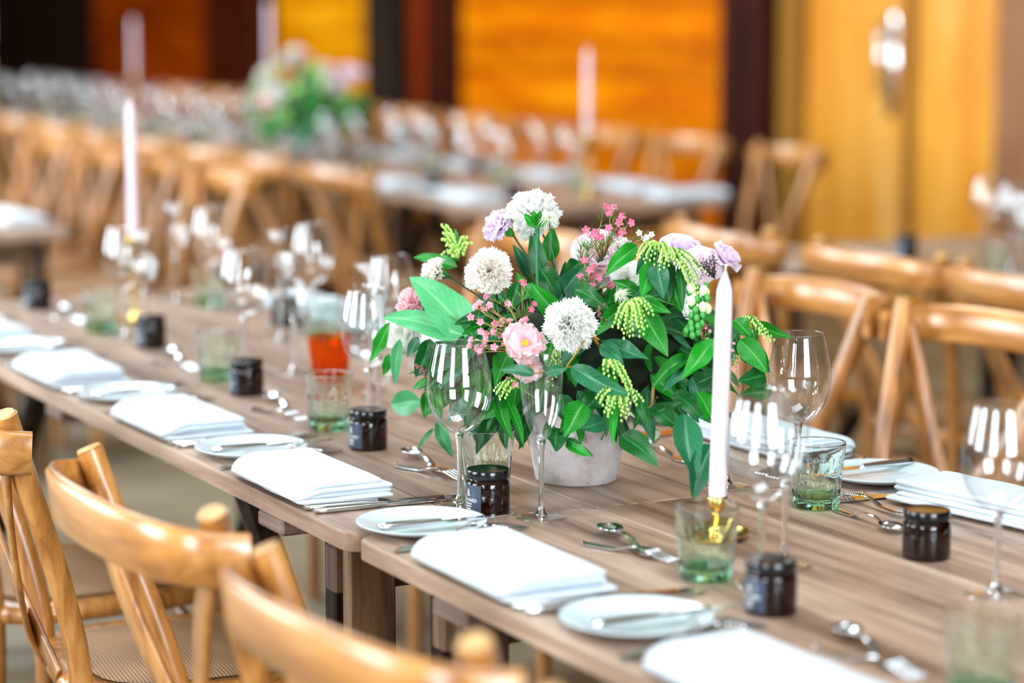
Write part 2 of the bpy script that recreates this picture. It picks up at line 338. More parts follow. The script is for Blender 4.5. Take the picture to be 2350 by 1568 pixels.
def thing(name, label, cat, loc=(0, 0, 0), rot=0, group=None):
    o = bpy.data.objects.new(name, None); COL.objects.link(o); o.location = loc; o.rotation_euler = (0, 0, rot); o.empty_display_size = 0.02
    return tag(o, label, cat, group)
KIDS = {}
def kids(o):
    return [c for c in bpy.data.objects if c.parent == o]
def proto(o):          # remember the tree of a finished thing so copies are quick
    KIDS[o.name] = [(c, kids(c)) for c in kids(o)]; return o
def place(src, label, loc, rot=0, group=None, first=set()):
    """move the first one, copy thing, parts and sub-parts for every repeat"""
    if src.name not in first: first.add(src.name); o = src
    else:
        o = src.copy(); COL.objects.link(o)
        for ch, gs in KIDS.get(src.name, []):
            c = ch.copy(); COL.objects.link(c); c.parent = o
            for g in gs: d = g.copy(); COL.objects.link(d); d.parent = c
    o.location = loc; o.rotation_euler = (0, 0, rot); o['label'] = label
    if group: o['group'] = group
    elif 'group' in o: del o['group']
    return o

# ------------------------------------------------------------------ the room
def structure(name, me): return obj(name, me, kind='structure')
structure('floor', MB().box(-4.2, 6.9, -5.2, 24, -0.1, 0, 0.005).mesh('floor', M['floor'], False))
WX = 6.6
wr = structure('wall_right', MB().box(WX + 0.06, WX + 0.2, -5.2, 24, 0, 4.4, 0.01).mesh('wall_right', M['dark'], False))
def wy(x, X=WX):
    k = (x - 1175) / F; r = RIGHT * k + DOWN * (-0.09) + FWD
    return r.y / r.x * X
def hboards(x0, x1, m, h=0.2, z1=4.3):
    y1, y0 = wy(x0), wy(x1)
    if y1 - y0 > 6: y1 = y0 + 6
    me = MB().box(0, 0.03, -(y1 - y0) / 2 + .004, (y1 - y0) / 2 - .004, 0.003, h - 0.004, 0.006).mesh('board', m, False)
    for k in range(int(z1 / h)): obj('board', me, wr, (WX + 0.03, (y0 + y1) / 2, k * h))
def vboard(x0, x1, m, proud=0.0, name='board'):
    y1, y0 = wy(x0), wy(x1)
    me = MB().box(-proud, 0.06, -(y1 - y0) / 2, (y1 - y0) / 2, 0, 4.35, 0.008).mesh(name, m, False); obj(name, me, wr, (WX, (y0 + y1) / 2, 0))
hboards(1050, 1695, M['orange']); hboards(628, 868, M['yellow']); hboards(215, 500, M['burnt'])
vboard(1695, 1795, M['post'], 0.12, 'timber_post'); vboard(868, 938, M['trestledark'], 0.1, 'timber_post'); vboard(940, 992, M['redboard'], 0.0); vboard(992, 1048, M['post'], 0.06, 'timber_post')
vboard(500, 625, M['post'], 0.1, 'timber_post'); vboard(1797, 1850, M['olive'], 0.04, 'door_jamb'); vboard(2300, 2400, M['brownboard'], 0.05)
hboards(60, 210, M['dark'])
# plywood double door with a chrome handle
def door(name, x0, x1, handle=None):
    y1, y0 = wy(x0), wy(x1); o = structure(name, MB().box(0, 0.045, -(y1 - y0) / 2, (y1 - y0) / 2, 0.02, 4.1, 0.006).mesh(name, M['ply'], False)); o.location = (WX, (y0 + y1) / 2, 0)
    if handle:
        hy = -(y1 - y0) / 2 + 0.06
        b = MB(); b.box(-0.012, 0, hy - 0.035, hy + 0.035, .90, 1.36, 0.004); b.tube([(-0.01, hy, 1.0), (-0.07, hy, 1.01), (-0.07, hy, 1.31), (-0.01, hy, 1.32)], 0.014, 8)
        obj('door_handle', b.mesh('door_handle', M['steel']), o, (0, 0, 0), label='polished chrome pull handle'); 
    return o
door('door_1', 1850, 2066, True); door('door_2', 2104, 2296)
vboard(2067, 2103, M['olive'], -0.03, 'door_gap')
st = structure('wall_end', MB().box(-4.2, 6.9, 24, 24.2, 0, 4.4, 0.01).mesh('wall_end', M['dark'], False))
# window wall on the left, doorway wall behind the camera, roof with skylights
def holed_wall(name, m, along, fixed, a0, a1, h, holes, thick=0.18):
    b = MB(); cuts = sorted(holes); pos = a0
    def bx(p0, p1, z0, z1):
        if p1 - p0 < 1e-3: return
        if along == 'Y': b.box(fixed - thick, fixed, p0, p1, z0, z1, 0.004)
        else: b.box(p0, p1, fixed - thick, fixed, z0, z1, 0.004)
    for (c0, c1, z0, z1) in cuts: bx(pos, c0, 0, h); bx(c0, c1, 0, z0); bx(c0, c1, z1, h); pos = c1
    bx(pos, a1, 0, h); return structure(name, b.mesh(name, m, False))
holed_wall('wall_left', M['plaster'], 'Y', -4.0, -5.2, 24, 4.4, [(y - 1.12, y + 1.12, 1.02, 3.68) for (x, y) in WIN])
holed_wall('wall_back', M['plaster'], 'X', -5.0, -4.2, 6.9, 4.4, [(-0.35, 2.75, 0.9, 3.7)])
for i, (x, y) in enumerate(WIN):
    b = MB()
    for k in (-1.1, 1.1): b.box(-.05, .0, k - .025, k + .025, -1.33, 1.33, .004)
    for k in (-1.33, 1.33): b.box(-.05, .0, -1.12, 1.12, k - .025, k + .025, .004)
    o = structure('window_%d' % (i + 1), b.mesh('window', M['winframe'], False)); o.location = (-4.02, y, 2.35)
rb = MB(); holes = [1.5, 7.0, 12.5]; pos = -5.2
for y in holes:
    rb.box(-4.2, 6.9, pos, y - .85, 4.4, 4.55, .004); rb.box(-4.2, 0.25, y - .85, y + .85, 4.4, 4.55, .004); rb.box(2.95, 6.9, y - .85, y + .85, 4.4, 4.55, .004); pos = y + .85
rb.box(-4.2, 6.9, pos, 24.2, 4.4, 4.55, .004); structure('ceiling', rb.mesh('ceiling', M['plaster'], False))

# ------------------------------------------------------------------ trestle tables
def make_table():
    L, W, T_ = 2.58, 0.915, 0.026
    t = thing('trestle_table', 'x', 'table')
    n = 5; pw = (W - 0.0) / n
    pl = MB().box(-pw / 2 + .0007, pw / 2 - .0007, 0.0, L, -T_, 0, 0.0012).mesh('plank', M['table'], False)
    for k in range(1, n - 1): obj('plank', pl, t, (pw * (k + .5), 0, TT))
    # the two outer planks have rounded corners
    for s, x0 in ((1, 0), (-1, W)):
        b = MB(); r = 0.035; pts = []
        for (cx, cy, a0) in ((r, r, PI), (r, L - r, PI / 2)):
            rng = [a0 + PI / 2 * k / 5 for k in range(6)] if cy == r else [PI - PI / 2 * k / 5 for k in range(6)]
            pts += [(cx + r * math.cos(a), cy + r * math.sin(a)) for a in rng]
        if True:
            a = pts[:6]; c = pts[6:]; a = a[::-1]      # start near end -> go round
            outline = a + c; outline = [(pw - .0007, 0)] + outline + [(pw - .0007, L)]
        outline = [(x0 + s * x, y) for x, y in outline]
        vs = []; N = len(outline)
        cxm = x0 + s * pw / 2
        for (ins, z) in ((0.0, -T_ + .001), (0.0, -.003), (0.0022, -.0004), (0.003, 0.0)):
            for x, y in outline: vs.append(Vector((x + (ins if x < cxm else -ins) , y + (ins if y < L / 2 else -ins), z)))
        fs = [list(range(N))[::-1], [3 * N + k for k in range(N)]]
        for l in range(3):
            for k in range(N): fs.append([l * N + k, l * N + (k + 1) % N, (l + 1) * N + (k + 1) % N, (l + 1) * N + k])
        if s < 0: fs = [f[::-1] for f in fs]
        b.add(vs, fs); obj('plank', b.mesh('edge_plank', [M['table']], False), t, (0, 0, TT))
    bt = MB().box(0.0, W - 0.0, -.045, .045, -T_ - 0.024, -T_, .004).mesh('batten', M['tableedge'], False)
    for y in (0.28, 1.29, 2.30): obj('batten', bt, t, (0, y, TT))
    # folding trestles
    for y0 in (0.13, L - 0.20):
        for x in (0.05, W - .05 - .07):
            obj('leg', MB().box(0, 0.07, -.012, .013, 0, TT - T_ - .0245, .003).mesh('leg', M['trestle'], False), t, (x, y0, 0))
            obj('leg', MB().box(0.005, 0.06, 0.05, .085, 0, TT - T_ - .0245, .003).mesh('leg', M['trestledark'], False), t, (x, y0, 0))
        obj('rail', MB().box(0.04, W - .04, 0.014, .048, TT - T_ - .09, TT - T_ - .0245, .003).mesh('rail', M['trestle'], False), t, (0, y0, 0))
        obj('rail', MB().box(0.06, W - .06, 0.014, .048, .12, .18, .003).mesh('rail', M['trestledark'], False), t, (0, y0, 0))
    for s, y0, y1 in ((1, 0.22, 0.75), (-1, L - .25, L - .80)):
        for x in (0.14, W - .18):
            b = MB(); b.ribbon([(x, y0, .16), (x, (y0 + y1) / 2, .45), (x, y1, TT - T_ - .024)], (1, 0, 0), .05, .03); obj('brace', b.mesh('brace', M['trestledark'], False), t)
    return proto(t)
tab = make_table()
TX, FX = 1.25, 3.59
GT = None
place(tab, 'rustic wooden trestle table nearest the camera, its rounded corner beside the flute and side plate', 'l' and (TX, 2.81 - 2.58, 0))
place(tab, 'rustic wooden trestle table carrying the stone flower pot, joined end to end', (TX, 2.815, 0))
place(tab, 'wooden trestle table at the left edge with one napkin on its corner', (TX + .03, 6.93, 0))
place(tab, 'blurred wooden trestle table behind the bouquet, napkins along its near end', (FX, 6.92, 0))
place(tab, 'blurred trestle table under the far bouquet, second in the back row', (FX, 9.505, 0))
place(tab, 'farthest trestle table of the back row, at the top left', (FX, 12.09, 0))
place(tab, 'trestle table at the right edge in front of the plywood doors', (FX, 5.55 - 2.58, 0))

# ------------------------------------------------------------------ cross-back chairs
def make_chair():
    t = thing('crossback_chair', 'x', 'chair'); w = M['chair']
    SH = 0.45
    def post(s):
        p = [(s * .172, -.235, 0), (s * .158, -.205, .2), (s * .150, -.192, SH), (s * .166, -.215, .6), (s * .196, -.262, .76), (s * .217, -.300, .885)]
        b = MB(); b.tube(smooth(p, 4), 0.0175, 10); return b
    def smooth(p, k):
        p = [Vector(q) for q in p]; out = []
        for i in range(len(p) - 1):
            a, b, c, d = p[max(i - 1, 0)], p[i], p[i + 1], p[min(i + 2, len(p) - 1)]
            for j in range(k):
                u = j / k; out.append(.5 * ((2 * b) + (c - a) * u + (2 * a - 5 * b + 4 * c - d) * u * u + (3 * b - a - 3 * c + d) * u ** 3))
        return out + [p[-1]]
    for s in (-1, 1):
        o = obj('back_post', post(s).mesh('back_post', w, angle=1.0), t)
        obj('post_cap', MB().tube([(s * .2172, -.3003, .8850), (s * .2180, -.3014, .8885)], [.0165, .0145], 10).mesh('post_cap', M['chairend'], angle=1.0), o)
        p = [(s * .175, .205, 0), (s * .185, .195, .25), (s * .19, .185, SH)]
        obj('front_leg', MB().tube(smooth(p, 3), .017, 10).mesh('front_leg', w, angle=1.0), t)
    # seat frame: rounded square ring and woven panel
    def sq(a, r, e=4.0):
        c, s_ = math.cos(a), math.sin(a); k = (abs(c) ** e + abs(s_) ** e) ** (-1 / e); return Vector((r * k * c, r * k * s_ * .97, 0))
    fr = MB(); N = 40; prof = [(.15, 0.004), (.15, .018), (.2, .021), (.214, .016), (.218, .004), (.214, -.010), (.2, -.013), (.15, -.008)]
    vs = []; fs = []
    for k in range(N):
        for (r, z) in prof: vs.append(sq(2 * PI * k / N, r) + Vector((0, 0, z)))
    for k in range(N):
        for j in range(8): fs.append([k * 8 + j, ((k + 1) % N) * 8 + j, ((k + 1) % N) * 8 + (j + 1) % 8, k * 8 + (j + 1) % 8])
    fr.add(vs, fs); obj('seat_frame', fr.mesh('seat_frame', w), t, (0, 0, SH))
    sv = MB(); vs = [Vector((0, 0, .021))]; fs = []
    for j, r in enumerate((.06, .12, .172)):
        for k in range(N): vs.append(sq(2 * PI * k / N, r) + Vector((0, 0, .0215 - .003 * (j == 0))))
    for k in range(N):
        fs.append([0, 1 + k, 1 + (k + 1) % N])
        for j in range(2): fs.append([1 + j * N + k, 1 + (j + 1) * N + k, 1 + (j + 1) * N + (k + 1) % N, 1 + j * N + (k + 1) % N])
    sv.add(vs, fs); obj('woven_seat', sv.mesh('woven_seat', M['rattan']), t, (0, 0, SH))
    # bent top rail wrapping outside the posts
    pts = []; wd = []
    for k in range(17):
        a = -1 + 2 * k / 16; x = .246 * math.sin(a * PI / 2 * .98); y = -.296 - .080 * (math.cos(a * PI / 2) ** .8) + .03 * (abs(a) ** 6)
        pts.append((x, y - .004, .835 + .012 * math.cos(a * PI / 2))); wd.append(Vector((0, -.12, 1)))
    hs = [.046 + .028 * math.sin(PI * min(1, (k + 1.5) / 19)) ** .5 for k in range(17)]
    obj('top_rail', MB().ribbon(pts, wd, hs, .017).mesh('top_rail', M['rail'], angle=.9), t)
    # crossing flat bands
    for s in (-1, 1):
        p = smooth([(s * .206, -.300, .832), (s * .145, -.288, .73), (s * .075, -.262 - .004 * s, .61), (0, -.236 - .006 * s, .525), (-s * .055, -.208, SH + .012)], 4)
        obj('cross_band', MB().ribbon(p, [Vector((1, 0, -s * .6))] * len(p), .046, .009).mesh('cross_band', w, angle=.9), t)
        obj('bolt', MB().lathe([(0, .006), (.006, .005), (.008, .001), (.008, -.004), (0, -.004)], 10, T=Matrix.Translation((s * .212, -.322, .828)) @ Matrix.Rotation(PI / 2, 4, 'X')).mesh('bolt', M['bolt']), t, label='dark steel bolt head')
    # bent hoop under the seat
    for y in (.19, -.2): obj('stretcher', MB().tube([(-.175, y, .3), (-.1, y, .36), (0, y, .38), (.1, y, .36), (.175, y, .3)], .009, 8).mesh('stretcher', w), t)
    for s in (-1, 1): obj('stretcher', MB().tube([(s * .178, .195, .22), (s * .176, -.22, .22)], .009, 8).mesh('stretcher', w), t)
    return proto(t)
ch = make_chair()
G = None
for Y, rz, l in ((2.095, 3, 'honey cross-back chair at the bottom centre, its curved rail sweeping under the table leg'), (2.70, 0, 'honey cross-back chair at lower left showing bolt and white-edged cross band'),
              (3.39, -7, 'cross-back chair cut by the left edge, its round dark-grained posts showing'), (3.95, 2, 'cross-back chair farthest left, just its yellow seat corner showing behind the post'), (1.49, 2, 'cross-back chair in the bottom corner, only a blurred post top showing')):
    place(ch, l, (1.235, Y, 0), -PI / 2 + math.radians(rz))
FARC = [(3.41, 'cross-back chair at the right edge, across the table behind the closest wine glass pair'), (3.97, 'pale-railed cross-back chair directly right of the pink candle across the table'), (4.56, 'cross-back chair hidden behind the lilac flowers, far side of flower table'),
        (5.12, 'cross-back chair whose pale back shows beside the feathery seed head')]
for k, (Y, l) in enumerate(FARC): place(ch, l, (2.462, Y, 0), PI / 2 + math.radians((2, -3, 1, 3)[k]))
for k, (Y, l) in enumerate([(5.08, 'leftmost of the three chairs tucked under the right edge table'), (4.46, 'middle of the three chairs tucked under the right edge table, bolt visible'), (3.92, 'rightmost of the three chairs tucked under the right edge table')]):
    place(ch, l, (3.588, Y, 0), -PI / 2 + math.radians((-2, 3, 0)[k]))
ords = ['first', 'second', 'third', 'fourth', 'fifth', 'sixth', 'seventh', 'eighth', 'ninth', 'tenth', 'eleventh', 'twelfth', 'thirteenth']
for k in range(8):
    place(ch, 'blurred cross-back chair, %s from the right near side of back row' % ords[k], (3.558, 7.45 + .62 * k, 0), -PI / 2 + math.radians((3, -4, 2, 0, -3, 4, 1, -2)[k]))
for k in range(11):
    place(ch, 'blurred cross-back chair, %s from the right against the orange wall' % ords[k], (4.85, 7.56 + .66 * k, 0), PI / 2 + math.radians((-5, 4, 0, -3, 2, 3, -2, 0, 2, 1, -1)[k]))
for k in range(4):
    place(ch, 'blurred cross-back chair facing us, %s from the right beside the left edge table' % ords[k], (2.52, 7.35 + .62 * k, 0), PI / 2 + math.radians((2, -3, 0, 3)[k]))

# ------------------------------------------------------------------ tableware prototypes
def make_wine(name='wine_glass', prof=None, foot_r=.036, bowl_z=.098, H=.226, cat='glass'):
    t = thing(name, 'x', cat)
    obj('bowl', MB().lathe(prof, 48).mesh('bowl', M['thinglass']), t)
    st = [(0, bowl_z + .004), (.006, bowl_z + .003), (.0052, bowl_z - .006), (.0038, bowl_z - .016), (.0033, bowl_z - .05), (.0038, .016), (.0062, .008), (.0095, .0048), (.0095, .003), (0, .003)]
    obj('stem', MB().lathe(st, 32).mesh('stem', M['glass']), t)
    obj('foot', MB().lathe([(.0093, .0046), (.016, .0034), (foot_r * .75, .0022), (foot_r, .0012), (foot_r + .0004, .0006), (foot_r, .0001)], 40).mesh('foot', M['thinglass']), t)
    return proto(t)
def catmull(P, k=5):
    out = []
    for i in range(len(P) - 1):
        a, b, c, d = P[max(i - 1, 0)], P[i], P[i + 1], P[min(i + 2, len(P) - 1)]
        for j in range(k):
            u = j / k; out.append(tuple(.5 * ((2 * b[q]) + (c[q] - a[q]) * u + (2 * a[q] - 5 * b[q] + 4 * c[q] - d[q]) * u * u + (3 * b[q] - a[q] - 3 * c[q] + d[q]) * u ** 3) for q in (0, 1)))
    return out + [P[-1]]
wp = catmull([(.003, .100), (.016, .104), (.030, .116), (.040, .134), (.0445, .155), (.0435, .178), (.039, .202), (.0335, .2265)])
wine = make_wine('wine_glass', wp + [(.0330, .2272), (.0326, .2262)])
fp = catmull([(.002, .105), (.010, .110), (.019, .128), (.0255, .152), (.0285, .182), (.028, .205), (.0265, .226)])
flute = make_wine('champagne_flute', fp + [(.0260, .2266), (.0257, .2258)], .034, .104)
def make_tumbler(name, m, label_mat=None):
    def rf(a, z, r):
        if r < .028 or z > .066 or z < .004: return 1
        k = abs(math.sin(a * 4.5)); e = min(1, (.066 - z) / .006)
        arch = .062 - .012 * (1 - k) ** 2
        return 1 + .085 * e * (k ** .7 - .62) if z < arch else 1 + .02 * e
    out = [(0, 0), (.026, 0), (.0305, .002), (.0315, .008), (.0325, .02), (.0335, .034), (.0345, .044), (.0352, .050), (.0358, .055), (.0366, .060), (.0376, .066), (.0383, .074), (.0392, .084), (.03965, .0892), (.0398, .0905), (.0392, .0911), (.0387, .0905), (.03855, .0892), (.0380, .0905)]
    inn = [(.0380, .084), (.0370, .075), (.0352, .064), (.0345, .060), (.0328, .045), (.031, .028), (.029, .018), (.027, .0155), (.022, .0145), (0, .014)]
    b = MB(); b.lathe(out[:-1] + inn, 72, rf)
    return obj(name, b.mesh(name, m))
tum = make_tumbler('glass_tumbler', M['green']); tag(tum, 'x', 'glass')
ambt = make_tumbler('amber_tumbler', M['amberlight']); tag(ambt, 'x', 'glass')
def make_jar():
    t = thing('candle_jar', 'x', 'jar'); R = .0298
    body = [(0, 0), (.026, 0), (.0288, .0015), (R, .005), (R, .043), (.0288, .0465), (.0265, .0485), (.0262, .051), (0, .051)]
    obj('glass_body', MB().lathe(body, 48).mesh('glass_body', M['amber'], angle=1.0), t)
    obj('lid', MB().lathe([(0, .0505), (.0286, .0505), (.0292, .0515), (.0292, .061), (.0284, .0622), (.0268, .0618), (0, .0616)], 48).mesh('lid', M['lid'], angle=.8), t, label='glossy black screw lid')
    def cyl(r, a0, a1, z0, z1, nu=16): return lambda u, v: Vector((r * math.cos(a0 + (a1 - a0) * u), r * math.sin(a0 + (a1 - a0) * u), z0 + (z1 - z0) * v))
    lb = obj('paper_label', MB().grid(cyl(R + .0003, PI - .72, PI + .72, .005, .0435), 20, 2).mesh('paper_label', M['label']), t, label='slate grey label with white print')
    b = MB(); r = R + .0006
    cu = bpy.data.curves.new('word', 'FONT'); cu.body = 'ORCHARD'; cu.size = .0066; cu.align_x = 'CENTER'; cu.resolution_u = 2
    to = bpy.data.objects.new('word', cu); COL.objects.link(to); dg = bpy.context.evaluated_depsgraph_get(); me = bpy.data.meshes.new_from_object(to.evaluated_get(dg))
    b.add([Vector((r * math.cos(PI + v.co.x / r), r * math.sin(PI + v.co.x / r), .0205 + v.co.y)) for v in me.vertices], [list(p.vertices) for p in me.polygons])
    bpy.data.objects.remove(to); bpy.data.meshes.remove(me)
    for z, hw in ((.0170, .007), (.0136, .006), (.0100, .0055)): b.grid(cyl(r, PI - hw / r, PI + hw / r, z, z + .0012), 6, 1)
    # small pointed emblem above the name
    b.grid(lambda u, v: Vector((r * math.cos(PI + (u - .5) * (1 - v) * .16), r * math.sin(PI + (u - .5) * (1 - v) * .16), .031 + .008 * v)), 2, 3)
    b.grid(cyl(r, PI - .13, PI + .13, .0285, .0297), 4, 1)
    obj('lettering', b.mesh('lettering', M['print'], False), lb)
    return proto(t)
jar = make_jar()
def make_plate():
    p = [(0, .0035), (.052, .0035), (.058, .0048), (.064, .0085), (.084, .0135), (.0855, .0145), (.0862, .0140), (.0858, .0125), (.064, .0045), (.050, .0008), (.048, 0), (.044, .0006), (0, .001)]
    o = obj('side_plate', MB().lathe(p, 64).mesh('side_plate', M['white'])); return tag(o, 'x', 'plate')
plate = make_plate()
def make_knife(L, name, hw=.0085):
    t = thing(name, 'x', 'knife'); hl = L * .45
    b = MB(); n = 12; P = [(0, 0, .004 + .0 * k) for k in range(1)]
    pts = [Vector((hl * k / n, 0, .0045)) for k in range(n + 1)]; rad = [.0042 * (.75 + .5 * math.sin(PI * .5 * (1 - k / n)) ** .8) * (0.6 if k == 0 else 1) for k in range(n + 1)]
    b.tube(pts, rad, 10, flat=1.7, up=(0, 0, 1)); obj('handle', b.mesh('handle', M['steel'], angle=1.2), t)
    b = MB(); bl = L - hl; prof = []
    for k in range(13):
        u = k / 12; x = hl + bl * u; top = .0045 + .0 * u; wdt = .0095 * (1 if u < .75 else math.sqrt(max(0, 1 - ((u - .75) / .25) ** 2.2))) * (.55 if u < .05 else 1)
        prof.append((x, wdt))
    vs = []; fs = []
    for (x, wd_) in prof:
        for (y, z) in ((-wd_ * .8, .0042), (-wd_ * .8, .0022), (wd_, .0026), (wd_, .0030)): vs.append(Vector((x, y, z)))
    for k in range(12):
        for j in range(4): fs.append([k * 4 + j, k * 4 + (j + 1) % 4, k * 4 + 4 + (j + 1) % 4, k * 4 + 4 + j])
    fs += [[3, 2, 1, 0], [48, 49, 50, 51]]; b.add(vs, fs); obj('blade', b.mesh('blade', M['steel'], False), t)
    return proto(t)
def sweep_plan(b, L, wfn, zfn, th, n=22, x0=0.0, x1=None, cup=None):
    """a flat strip along +X: half width wfn(u), height zfn(u), optional bowl hollow cup(u)"""
    vs = []; fs = []; x1 = L if x1 is None else x1; m = 6
    for k in range(n + 1):
        u = k / n; x = x0 + (x1 - x0) * u; w_ = max(wfn(x / L), 1e-4)
        for side in (1, -1):
            for j in range(m + 1):
                q = -1 + 2 * j / m; q = q if side > 0 else -q
                c = (cup(x / L) * (1 - q * q)) if cup else 0
                vs.append(Vector((x, w_ * q, zfn(x / L) - c + (th if side > 0 else 0) * (1 - .5 * q * q if not cup else 1))))
    S = 2 * (m + 1)
    for k in range(n):
        for j in range(S): fs.append([k * S + j, k * S + (j + 1) % S, (k + 1) * S + (j + 1) % S, (k + 1) * S + j])
    fs += [list(range(S))[::-1], [n * S + j for j in range(S)]]
    b.add(vs, fs)
def arc(u, a, b, h): return h * math.sin(PI * min(max((u - a) / (b - a), 0), 1))
def make_fork(L, name):
    t = thing(name, 'x', 'fork'); b = MB()
    hz = lambda u: .001 + .0035 * math.cos(min(u, .5) * PI) ** 2 * 0 + arc(u, .38, .92, .009) + (.0025 if u < .02 else .0015 * (1 - u))
    hw = lambda u: .0085 * math.sqrt(max(1 - ((.12 - u) / .12) ** 2, 0.02)) if u < .12 else (.0085 - .0052 * min((u - .12) / .4, 1) if u < .62 else .0033 + (.0092) * min((u - .62) / .12, 1) ** .7)
    sweep_plan(b, L, hw, hz, .0022, 26, 0, L * .76); obj('handle', b.mesh('handle', M['steel'], angle=.9), t)
    b = MB()
    for k in range(4):
        y = (-1.5 + k) * .0066
        pts = [Vector((L * (.745 + .255 * q / 5), y * (1 - .04 * q / 5), hz(.745 + .255 * q / 5) + .0012)) for q in range(6)]
        b.tube(pts, [.0021, .0021, .0020, .0018, .0015, .0008], 6, flat=1.0)
    obj('tines', b.mesh('tines', M['steel']), t); return proto(t)
def make_spoon(L, name):
    t = thing(name, 'x', 'spoon'); b = MB()
    hz = lambda u: .001 + arc(u, .3, .8, .010) + .0015 * (1 - u) + (.0045 * max(0, (u - .72) / .28))
    hw = lambda u: .0085 * math.sqrt(max(1 - ((.12 - u) / .12) ** 2, 0.02)) if u < .12 else .0085 - .0055 * min((u - .12) / .45, 1)
    sweep_plan(b, L, hw, hz, .0022, 24, 0, L * .73); obj('handle', b.mesh('handle', M['steel'], angle=.9), t)
    b = MB(); bw = lambda u: .0165 * math.sqrt(max(0.0, 1 - ((u - .86) / .142) ** 2)) * (1 + .1 * (u - .86) / .14)
    sweep_plan(b, L, bw, lambda u: .0085 + .001 * (u - .72), .0012, 18, L * .719, L, cup=lambda u: .008 * math.sqrt(max(0.0, 1 - ((u - .86) / .142) ** 2)))
    obj('spoon_bowl', b.mesh('spoon_bowl', M['steel']), t); return proto(t)
dknife = make_knife(.236, 'dinner_knife'); bknife = make_knife(.20, 'butter_knife')
dfork = make_fork(.215, 'dinner_fork'); sfork = make_fork(.15, 'dessert_fork'); sspoon = make_spoon(.165, 'dessert_spoon')
def make_napkin(seed):
    rnd = random.Random(seed); b = MB()
    def pillow(x0, x1, y0, y1, z0, z1, ph, drop=0.0):
        nu, nv = 26, 34; R = (z1 - z0) / 2
        def fn(sgn):
            def g(u, v):
                # spacing denser at the borders
                uu = .5 - .5 * math.cos(PI * u); vv = .5 - .5 * math.cos(PI * v)
                x = x0 + (x1 - x0) * uu; y = y0 + (y1 - y0) * vv
                cr = .022; dx = min(x - x0, x1 - x); dy = min(y - y0, y1 - y)
                # rounded plan corners on the folded side
                if x - x0 < cr and dy < cr:
                    ex, ey = cr - (x - x0), cr - dy; m = max(ex, ey); l = math.hypot(ex, ey)
                    if l > 0: k = m / l; x = x0 + cr - ex * k; y = (y0 + cr - ey * k) if y - y0 < y1 - y else (y1 - cr + ey * k)
                    d = cr - m
                else: d = min(dx, dy)
                e = min(max(d, 0) / (R * 1.5), 1); h = math.sqrt(max(0, 1 - (1 - e) ** 2))
                nz = mnoise.noise(Vector((x * 28 + ph, y * 22, ph * 1.7))) * .0011 * e
                mid = (z0 + z1) / 2 - drop * max(0, 1 - (x - x0) / .045) ** 2 * 1.0
                xx = x + mnoise.noise(Vector((y * 18, ph, 1))) * .0016; yy = y + mnoise.noise(Vector((x * 25, ph, 5))) * .0022
                return Vector((xx, yy, max(mid + sgn * R * h + nz, .001)))
            return g
        b.grid(fn(1), nu, nv); b.grid(lambda u, v: fn(-1)(1 - u, v), nu, nv)
    hl, hw = .132, .07; j = rnd.uniform(-.004, .004)
    pillow(-hw + .004, hw + .006 + j, -hl - .005, hl, .001, .0090, seed)
    pillow(-hw + .003, hw + .002, -hl + .004 + j, hl - .001, .0085, .0150, seed + 3)
    pillow(-hw, hw - .001 - j, -hl - .002, hl + .001, .0142, .0225, seed + 7, drop=.011)
    pillow(-hw - .001, hw - .008 + j, -hl + .001 - j, hl - .002, .0212, .0300, seed + 11, drop=.017)
    o = obj('folded_napkin', b.mesh('folded_napkin', M['linen'])); return tag(o, 'x', 'napkin')
naps = [make_napkin(k * 13 + 2) for k in range(3)]
def candle_mesh(L, r=.0115):
    p = [(0, 0), (r * .97, 0), (r, .004), (r * .93, L * .80), (r * .9, L * .88), (r * .86, L * .915), (r * .6, L * .95), (r * .33, L * .975), (r * .14, L * .995), (0, L)]
    return MB().lathe(p, 28)
def make_candle(name, m, L=.30):
    t = thing(name, 'x', 'candle'); obj('taper', candle_mesh(L).mesh('taper', m), t)
    obj('wick', MB().tube([(0, 0, L - .003), (.0005, 0, L + .004), (.0015, 0, L + .008)], .0009, 6).mesh('wick', M['wick']), t); return proto(t)
cand = make_candle('taper_candle', M['wax'])
def make_holder(h, label, loc):
    t = thing('candlestick', label, 'candlestick', loc)
    obj('dish', MB().lathe([(0, .003), (.018, .003), (.034, .005), (.041, .0105), (.0425, .0110), (.0418, .0085), (.034, .001), (.028, 0), (0, 0)], 36).mesh('dish', M['brass']), t)
    b = MB().lathe([(0, .002), (.010, .004), (.006, .009), (.0042, .015), (.0042, h * .4), (.0068, h * .5), (.0042, h * .6), (.0045, h - .026), (.0105, h - .018), (.0125, h - .012), (.0135, h), (.0128, h + .0005), (.0122, h - .008), (0, h - .008)], 24)
    obj('stem', b.mesh('stem', M['brass']), t); return t
def candlestick(x, y, z0, h, lab, L=.30, lean=(0, 0)):
    make_holder(h, 'brass candlestick ' + lab, (x, y, z0))
    c = place(cand, 'pale pink taper candle ' + lab, (x, y, z0 + h - .0075)); c.rotation_euler = (lean[0], lean[1], 0); return c

